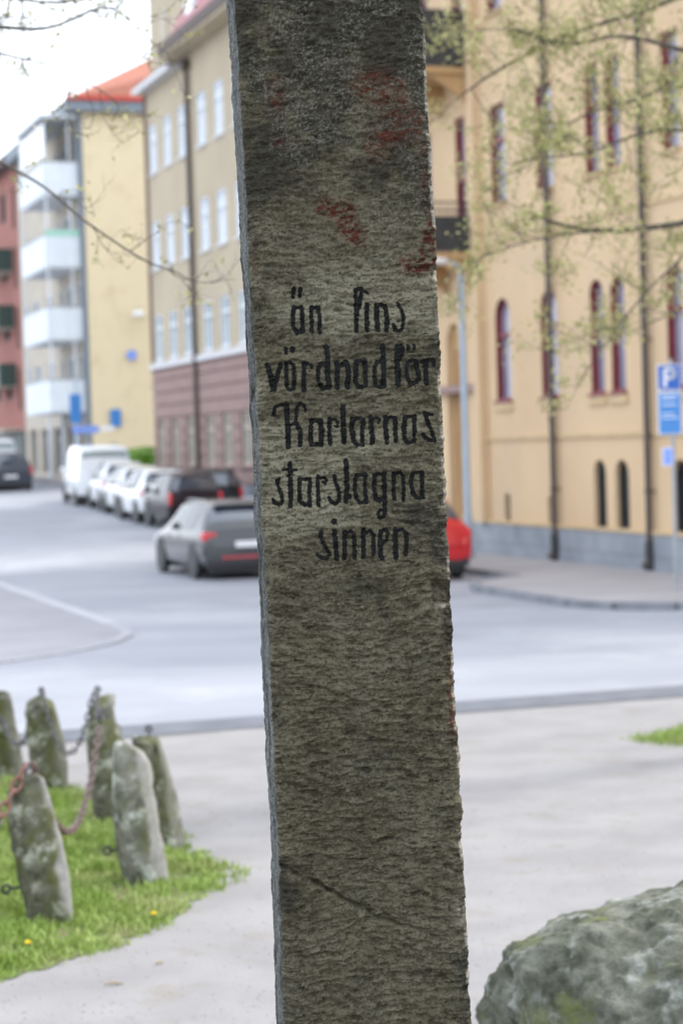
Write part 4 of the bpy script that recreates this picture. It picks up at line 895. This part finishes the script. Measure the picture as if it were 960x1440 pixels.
def blob(cx, cz, rx, rz_): return np.exp(-((AX - cx) / rx) ** 2 - ((AZ - cz) / rz_) ** 2)
rm_ = blob(-.035, 3.075, .035, .025) + blob(.012, 3.045, .03, .04) + blob(.03, 3.0, .03, .03) * .8 + .9 * blob(.10, 3.36, .07, .05) + .75 * blob(.165, 3.26, .05, .06) + .7 * blob(.09, 3.22, .04, .05) + .8 * blob(.17, 2.93, .05, .03) + .9 * blob(.21, 2.98, .02, .06) + .7 * blob(-.145, 3.35, .03, .06) + .6 * blob(-.14, 3.23, .03, .02) + .6 * blob(.215, 1.86, .014, .16) + .5 * blob(-.215, 2.95, .012, .06) + .35 * blob(.10, 2.86, .08, .05) + .5 * blob(.205, 3.13, .02, .08)
rust = .95 * sstep(.22, .70, rm_ * (.3 + 1.2 * f2(AX * 24 + 3, AZ * 34 + 1, 4, .65))) * sstep(.44, .58, f2(AX * 95 + 3, AZ * 150 + 1, 3, .7)) + .18 * sstep(.1, .6, rm_)
speck = .8 * sstep(.48, .85, f2(AX * 260 + 2, AZ * 280, 2, .6)) * (.50 + .5 * sstep(2.88, 3.1, AZ + .1 * (f2(AX * 6, AZ * 6, 3) - .5)))
speck = speck * sstep(.38, .58, f2(AX * 9 + 77, AZ * 7 + 5, 4)); pale = sstep(.5, .66, f2(AX * 5 + 90, AZ * 6 + 33, 4)) * sstep(2.2, 2.35, AZ) * sstep(3.0, 2.85, AZ)
edge_light = np.zeros(AX.shape); edge_light[:, NF - 4:NF + 3] = 1; edge_light = np.maximum(edge_light, blob(.205, 2.092, .03, .008) * 1.3 * isf + blob(.216, 1.33, .014, .05) * isf); edge_light *= .5 * sstep(.48, .70, f2(AX * 40, AZ * 22 + 15, 4))  # sunlit right rim and chip lip, painted in as pale colour
SY = V[:, :, 1]; strata = np.clip(sstep(.36, .62, f2(SY * 110 + 3, AZ * 5 + 2, 4, .65)) * .75 + 1.3 * (f2(SY * 260 + 7, AZ * 120, 3, .65) - .42), 0, 1)
crk_shade = sstep(.055, .0, np.abs(f2(SY * 30 + 18 + (f2(AZ * 2.5, SY * 2, 3) - .5) * 2.2, AZ * 1.7, 2) - .5)) * sstep(.38, .55, f2(AZ * 9 + 9, SY * 4, 3)) * (1 - isf) + .0 * SY  # shade of the side grooves painted as dark lines
pm = bpy.data.materials.new('pillar_stone'); pm.use_nodes = True; t = pm.node_tree; b = t.nodes['Principled BSDF']; b.inputs['Roughness'].default_value = .9; b.inputs['Specular IOR Level'].default_value = .2
def at_(n): a = t.nodes.new('ShaderNodeAttribute'); a.attribute_name = n; return a.outputs['Fac']
def mx(f, a, c):
    x = t.nodes.new('ShaderNodeMix'); x.data_type = 'RGBA'; t.links.new(f, x.inputs[0])
    for i, q in ((6, a), (7, c)):
        if isinstance(q, tuple): x.inputs[i].default_value = (*q, 1)
        else: t.links.new(q, x.inputs[i])
    return x.outputs[2]
def rmp(x, a, c):
    r = t.nodes.new('ShaderNodeMapRange'); r.inputs[1].default_value = a; r.inputs[2].default_value = c; t.links.new(x, r.inputs[0]); return r.outputs[0]
tc = t.nodes.new('ShaderNodeTexCoord'); nz_ = t.nodes.new('ShaderNodeTexNoise'); nz_.inputs['Scale'].default_value = 160; nz_.inputs['Detail'].default_value = 6; t.links.new(tc.outputs['Object'], nz_.inputs[0])
nz2 = t.nodes.new('ShaderNodeTexNoise'); nz2.inputs['Scale'].default_value = 380; nz2.inputs['Detail'].default_value = 4; t.links.new(tc.outputs['Object'], nz2.inputs[0])
c = mx(rmp(at_('tone'), .36, .62), PC['a'], PC['b'])
c = mx(at_('pale'), c, PC['pale'])
c = mx(at_('crust'), c, PC['crust'])
c = mx(rmp(nz_.outputs[0], .53, .72), c, PC['dark'])
c = mx(at_('speck'), c, PC['speck'])
c = mx(at_('rust'), c, PC['rust'])
sidec = mx(at_('strata'), PC['s1'], PC['s2']); sidec = mx(rmp(nz_.outputs[0], .50, .66), sidec, tuple(q * .8 for q in PC['s1'])); sidec = mx(at_('crack_shade'), sidec, PC['dark'])
c = mx(at_('front'), sidec, c)
c = mx(at_('edge_light'), c, PC['edge_light'])
t.links.new(c, b.inputs['Base Color'])
bp = t.nodes.new('ShaderNodeBump'); bp.inputs['Strength'].default_value = .55; bp.inputs['Distance'].default_value = .0025; t.links.new(nz2.outputs[0], bp.inputs['Height']); t.links.new(bp.outputs[0], b.inputs['Normal'])
pil = thing('stone_pillar', 'tall rough stone pillar with a black painted inscription, in the middle', 'pillar', (X0, Y0, 0), 0)
pil.rotation_euler = (0, -.0165, math.radians(8))
top = np.arange((len(zf) - 1) * NT, len(zf) * NT)
body = np_mesh('shaft', V.reshape(-1, 3), F, pm, pil, True, dict(tone=tone, crust=crust * isf, rust=rust, speck=speck, pale=pale, edge_light=edge_light, front=isf, strata=strata, crack_shade=crk_shade))
cp = MB(); cp.v = [tuple(p) for p in V[-1]]; cp.f = [tuple(range(NT))]; cp.build('top_face', 'post_stone', pil)
paint = mat('black_letter_paint', (.0035, .0045, .0055), (.012, .0125, .011), 150, .7, .4, 300, spec=.12, c3=(.030, .029, .022), s3=90, m3=(.66, .76), bdist=.002)
LR = .0014
for ch, S in letters:
    pp = [p for _, pts in S for p in pts]; a0, a1 = min(p[0] for p in pp) - .009, max(p[0] for p in pp) + .009; c0, c1 = min(p[1] for p in pp) - .009, max(p[1] for p in pp) + .009
    gx = np.arange(a0, a1, LR); gz_ = np.arange(c0, c1, LR); GX, GZ = np.meshgrid(gx, gz_)
    ins = letter_dist(S, GX, GZ) + (f2(GX * 160 + 5, GZ * 160, 3, .6) - .5) * .0036 + (f2(GX * 420 + 5, GZ * 420, 2, .6) - .40) * .0018 < 0.0016
    GY = -samp(D, GX, GZ) - .0012
    cell = ins[:-1, :-1] & ins[1:, :-1] & ins[:-1, 1:] & ins[1:, 1:]; r_, c_ = np.nonzero(cell); n = GX.shape[1]; q = r_ * n + c_
    Fc = np.stack([q, q + 1, q + n + 1, q + n], 1); us, inv = np.unique(Fc, return_inverse=True)
    o = np_mesh('letter', np.stack([GX, GY, GZ], 2).reshape(-1, 3)[us], inv.reshape(-1, 4), paint, pil, True)
    o['label'] = 'black painted letter ' + ch

# ------------------------------------------------------------------ lawn
LAWN = [(-.66, 11.95), (-.72, 11.6), (-.80, 11.25), (-1.0, 10.6), (-1.3, 10.15), (-1.5, 9.8), (-1.7, 9.6), (-2.3, 9.4), (-4.2, 9.3), (-5, 12), (-4.6, 16.3), (-2.73, 16.05), (-2.0, 15.35), (-1.42, 14.0), (-1.07, 13.2), (-.78, 12.4)]
def in_poly(x, y, poly):
    r = np.zeros(len(x), bool); n = len(poly); dm = np.full(len(x), 9.0)
    for i in range(n):
        (xa, ya), (xb, yb) = poly[i], poly[(i + 1) % n]
        cnd = ((ya > y) != (yb > y)); r ^= cnd & (x < (xb - xa) * (y - ya) / (yb - ya + 1e-12) + xa)
        t = np.clip(((x - xa) * (xb - xa) + (y - ya) * (yb - ya)) / ((xb - xa) ** 2 + (yb - ya) ** 2), 0, 1); dm = np.minimum(dm, np.hypot(x - xa - t * (xb - xa), y - ya - t * (yb - ya)))
    return r, np.where(r, dm, -dm)
def lawn_sheet(name, poly, z, inset):
    c = np.mean(poly, 0); pts = []
    for i in range(len(poly)):
        a, b_ = np.array(poly[i]), np.array(poly[(i + 1) % len(poly)])
        for k in range(6): p = a + (b_ - a) * k / 6; d = c - p; pts.append(p + d / np.linalg.norm(d) * (inset + random.uniform(0, .09)))
    return sheet(name, [tuple(p) for p in pts], z, 'soil', world=True)
lawn_sheet('lawn', LAWN, .006, .06)
def grass(poly, n, seed, hmin, hmax, edge, name='grass', tall=None):
    g = np.random.default_rng(seed); A = np.array(poly); x = g.uniform(A[:, 0].min() - .25, A[:, 0].max() + .25, n); y = g.uniform(A[:, 1].min() - .25, A[:, 1].max() + .25, n)
    r, d = in_poly(x, y, poly); den = f2(x * 4 + 9, y * 4 + 3, 3); dd = d + (f2(x * 5, y * 5, 3) - .5) * .28
    keep = (dd > 0) & (g.random(n) < sstep(0, edge, dd) * .85 * sstep(.25, .55, den) + .12); x, y, d, den = x[keep], y[keep], dd[keep], den[keep]; n = len(x)
    h = (hmin + (hmax - hmin) * g.random(n) ** 1.5) * (.5 + .9 * den) * (.5 + .5 * sstep(0, .3, d)); a = g.uniform(0, 2 * np.pi, n); b_ = g.uniform(.1, .75, n) * h; w_ = .0035 + .003 * g.random(n)
    ca, sa = np.cos(a), np.sin(a); q = g.uniform(0, 2 * np.pi, n); cq, sq = np.cos(q) * w_, np.sin(q) * w_; z0 = np.zeros(n)
    B0 = np.stack([x - cq, y - sq, z0], 1); B1 = np.stack([x + cq, y + sq, z0], 1); m1 = np.stack([x + ca * b_ * .35 + cq * .8, y + sa * b_ * .35 + sq * .8, h * .62], 1); m0 = np.stack([x + ca * b_ * .35 - cq * .8, y + sa * b_ * .35 - sq * .8, h * .62], 1)
    T_ = np.stack([x + ca * b_ + cq * .1, y + sa * b_ + sq * .1, h], 1); T2 = np.stack([x + ca * b_ - cq * .1, y + sa * b_ - sq * .1, h], 1)
    V = np.stack([B0, B1, m1, m0, T_, T2], 1).reshape(-1, 3); i = np.arange(n)[:, None] * 6
    F = np.concatenate([i + np.array([[0, 1, 2, 3]]), i + np.array([[3, 2, 4, 5]])]); o = np_mesh(name, V, F, 'grass'); o['kind'] = 'stuff'; return o
grass(LAWN, 330000, 4, .03, .085, .16)
PR = [(2.18, 16.95), (2.45, 17.25), (2.75, 17.45), (3.2, 18.0), (4.6, 18.0), (5.2, 16.8), (4.2, 15.9), (2.9, 16.25), (2.4, 16.5)]
lawn_sheet('lawn', PR, .006, .16); grass(PR, 42000, 8, .03, .08, .45)
for k, (x, y, h) in enumerate(((-1.70, 9.72, .12), (-1.75, 9.95, .14), (-1.05, 10.78, .06), (-1.60, 10.05, .10))):
    d = thing('dandelion', ['yellow dandelion nearest the left picture edge', 'yellow dandelion in taller grass behind the nearest one', 'small low dandelion at the edge of the gravel', 'yellow dandelion in the grass below the front post'][k], 'flower', (x, y, 0), 0, 'dandelions in the lawn')
    MB().tube([(0, 0, 0), (.005, 0, h * .6), (0, 0, h)], .003, 5).build('stem', 'stem', d)
    fm = MB()
    for r_ in range(3):
        for q in range(14):
            a = 2 * math.pi * q / 14 + r_ * .2; e = .017 - .004 * r_; fm.quad((0, 0, h), (math.cos(a - .16) * e, math.sin(a - .16) * e, h + .003 + .005 * r_), (math.cos(a) * e * 1.15, math.sin(a) * e * 1.15, h + .004 + .006 * r_), (math.cos(a + .16) * e, math.sin(a + .16) * e, h + .003 + .005 * r_))
    fm.build('flower_head', 'dandelion', d)
# litter on the gravel
for k, (x, y, L_, a) in enumerate(((-1.13, 9.58, .09, .1), (-.95, 9.95, .05, .9))):
    s_ = MB().tube([(-L_ / 2, 0, .01), (0, .004, .014), (L_ / 2, -.003, .008)], [.004, .007, .003], 6).build('dry_twig', 'dry_leaf', None, True); s_.location = (x, y, 0); s_.rotation_euler.z = a
    tag(s_, ['pale dry twig lying on the gravel below the lawn', 'short dry twig on the gravel by the lawn edge'][k], 'twig')
g = np.random.default_rng(77); n = 9000; px_ = g.uniform(-2.6, 2.6, n); py_ = 8.2 + 7 * g.random(n) ** 1.6; r_, d_ = in_poly(px_, py_, LAWN); k = ~r_; px_, py_ = px_[k], py_[k]; n = len(px_); s_ = .002 + .0065 * g.random((n, 1)) ** 2.5
base = np.array([(1, 0, .0), (-.4, .8, 0), (-.5, -.8, 0), (.1, .05, .75)]); rot = g.uniform(0, 6.28, n); R_ = np.stack([base[:, 0][None] * np.cos(rot)[:, None] - base[:, 1][None] * np.sin(rot)[:, None], base[:, 0][None] * np.sin(rot)[:, None] + base[:, 1][None] * np.cos(rot)[:, None], np.broadcast_to(base[:, 2], (n, 4))], 2)
V = R_ * s_[:, None] + np.stack([px_, py_, np.full(n, .001)], 1)[:, None]; i = np.arange(n)[:, None] * 4; F = np.concatenate([i + np.array([[0, 1, 3]]), i + np.array([[1, 2, 3]]), i + np.array([[2, 0, 3]])])
o = np_mesh('pebbles', V.reshape(-1, 3), F, mat('pebble', (.36, .34, .32), (.2, .19, .18), 40, .9)); o['kind'] = 'stuff'

# ------------------------------------------------------------------ trees
def spline(pts, n):
    pts = [Vector(p) for p in pts]; P_ = [pts[0] * 2 - pts[1]] + pts + [pts[-1] * 2 - pts[-2]]; r = []
    for i in range(len(pts) - 1):
        a, b_, c_, d = P_[i:i + 4]
        for k in range(n):
            t = k / n; r.append(.5 * ((2 * b_) + (c_ - a) * t + (2 * a - 5 * b_ + 4 * c_ - d) * t * t + (3 * b_ - a - 3 * c_ + d) * t ** 3))
    return r + [pts[-1]]
def tree(name, label, base, trunk_h, trunk_r, limbs, seed, leafn, leafs, twl, bark, tw_from=.25, tw_step=.16, twr=.006, clump=.10, bk=1.0):
    rs = random.Random(seed); root = thing(name, label, 'tree', base, 0); b0 = Vector(base); tips = []
    tp = [Vector((0, 0, -.2)), Vector((0, 0, .3)), Vector((.05, .03, trunk_h * .5)), Vector((.0, .1, trunk_h)), Vector((-.1, .2, trunk_h * 1.6))]; sp = spline(tp, 6)
    MB().tube(sp, [trunk_r * (1.35 - .95 * i / len(sp)) for i in range(len(sp))], 16).build('trunk', bark, root, True)
    def twig(mb, p, d, L, r, depth):
        n = 5; q = p.copy(); pts = [q.copy()]; dd = d.normalized()
        for k in range(n):
            dd = (dd + Vector((rs.gauss(0, .22), rs.gauss(0, .22), rs.gauss(.04, .2)))).normalized(); q = q + dd * L / n; pts.append(q.copy())
            if depth and rs.random() < .75: twig(mb, q, dd + Vector((rs.gauss(0, .8), rs.gauss(0, .8), rs.gauss(.1, .6))), L * rs.uniform(.35, .6), r * .6, depth - 1)
            if k >= 1: tips.append(q.copy())
        mb.tube(pts, [r * (1 - .7 * k / n) for k in range(n + 1)], 5, False)
    for pts, ra, rb, dn in limbs:
        sp = spline([Vector(p) - b0 for p in pts], 8); N = len(sp); br = MB().tube(sp, [(ra + (rb - ra) * (i / (N - 1)) ** .5) * bk for i in range(N)], 9)
        br.build('branch', bark, root, True); tw = MB(); acc = 0
        for i in range(1, N):
            acc += (sp[i] - sp[i - 1]).length
            if i / N > tw_from and acc > tw_step / dn:
                acc = 0; d = (sp[i] - sp[i - 1]).normalized(); side_ = Vector((rs.gauss(0, 1), rs.gauss(0, 1), rs.gauss(.1, .8))); side_ -= d * side_.dot(d)
                twig(tw, sp[i], d * .6 + side_.normalized(), twl * rs.uniform(.5, 1.2), twr * rs.uniform(.7, 1.2), 2)
        twig(tw, sp[-1], sp[-1] - sp[-3], twl, twr, 2)
        tw.build('twigs', bark, root)['kind'] = 'stuff'
    g = np.random.default_rng(seed); T_ = np.array([tuple(p) for p in tips]); idx = g.integers(0, len(T_), leafn); pts = T_[idx] + g.normal(size=(leafn, 3)) * clump * g.random((leafn, 1))
    V, F = leaf_cloud(pts, leafs, seed); o = np_mesh('foliage', V, F, 'leaf', root); o['kind'] = 'stuff'; return root
LR_ = [
 ([(3.75, 16.4, 3.2), (3.3, 16.0, 4.1), (2.83, 15.6, 4.12), (2.55, 15.5, 4.07), (2.19, 15.5, 4.04), (1.93, 15.5, 4.05), (1.71, 15.4, 4.08), (1.45, 15.3, 4.17)], .075, .016, 1.0),
 ([(2.19, 15.5, 4.04), (1.7, 15.3, 4.0), (1.25, 15.2, 3.9), (.95, 15.1, 3.78)], .02, .006, 1.5),
 ([(3.75, 16.5, 4.6), (3.2, 16.2, 5.3), (2.6, 15.8, 5.45), (2.2, 15.6, 5.5), (1.8, 15.4, 5.42), (1.35, 15.2, 5.5)], .06, .012, 1.7),
 ([(3.75, 16.5, 5.2), (3.0, 16.3, 5.9), (2.4, 16.0, 5.75), (1.8, 15.8, 5.55), (1.3, 15.7, 5.3), (1.0, 15.6, 5.1)], .06, .012, 1.7),
 ([(3.7, 16.4, 4.0), (3.1, 16.0, 4.75), (2.64, 15.7, 4.8), (2.3, 15.5, 4.75), (1.9, 15.3, 4.6), (1.5, 15.2, 4.55)], .05, .010, 1.7),
 ([(3.7, 16.4, 4.4), (2.9, 16.4, 5.2), (2.33, 16.2, 5.1), (1.9, 16.0, 4.95), (1.6, 15.9, 4.7)], .04, .010, 1.7),
 ([(2.83, 15.6, 4.12), (2.6, 15.4, 3.83), (2.34, 15.3, 3.6), (2.15, 15.2, 3.4), (1.93, 15.2, 3.12)], .025, .007, 1.0),
 ([(3.7, 16.4, 3.4), (3.2, 16.4, 3.9), (2.7, 16.3, 3.5), (2.4, 16.2, 3.35)], .03, .008, .7),
 ([(3.8, 16.5, 5.0), (4.6, 16.8, 6.0), (5.4, 17.0, 6.6)], .08, .02, 1.2), ([(3.75, 16.6, 5.6), (3.6, 17.4, 6.8), (3.2, 18, 7.6)], .07, .02, 1.2), ([(3.75, 16.5, 5.6), (2.9, 15.8, 6.5), (1.6, 15.2, 6.9), (.6, 15, 6.8)], .07, .012, 1.2),
]
tree('tree', 'tree at the right with thin branches and small yellow green spring leaves', (3.75, 16.5, 0), 4.2, .19, LR_, 21, 21000, .019, .5, 'bark', clump=.09, bk=.62, twr=.0045)
LL_ = [
 ([(-3.0, 10.9, 3.6), (-2.4, 10.7, 4.25), (-1.85, 10.5, 4.08), (-1.675, 10.5, 3.98), (-1.46, 10.5, 3.852), (-1.25, 10.5, 3.668), (-.97, 10.5, 3.47), (-.80, 10.5, 3.40)], .022, .005, .35),
 ([(-3.0, 10.9, 4.3), (-2.2, 10.6, 4.75), (-1.65, 10.5, 4.66), (-1.4, 10.5, 4.65), (-1.11, 10.4, 4.72), (-.95, 10.4, 4.62)], .03, .005, 1.5),
 ([(-2.2, 10.6, 4.75), (-1.8, 10.7, 4.60), (-1.4, 10.8, 4.50), (-1.2, 10.9, 4.40)], .018, .004, 1.2),
 ([(-3.0, 10.9, 4.5), (-2.2, 11.2, 5.0), (-1.5, 11.3, 4.95), (-1.0, 11.3, 5.0)], .03, .006, 1.3),
 ([(-3.0, 10.9, 4.2), (-3.8, 11.2, 5.3), (-4.4, 11.4, 6.0)], .05, .015, 1.0), ([(-3.0, 11, 4.4), (-2.9, 11.8, 5.8), (-2.6, 12.4, 6.5)], .05, .015, 1.0),
]
tree('tree', 'tree at the left with bare thin drooping branches and few opening leaves', (-3.0, 10.9, 0), 3.6, .16, LL_, 33, 1500, .016, .34, 'bark', tw_from=.30, tw_step=.075, twr=.0035, clump=.03, bk=.75)
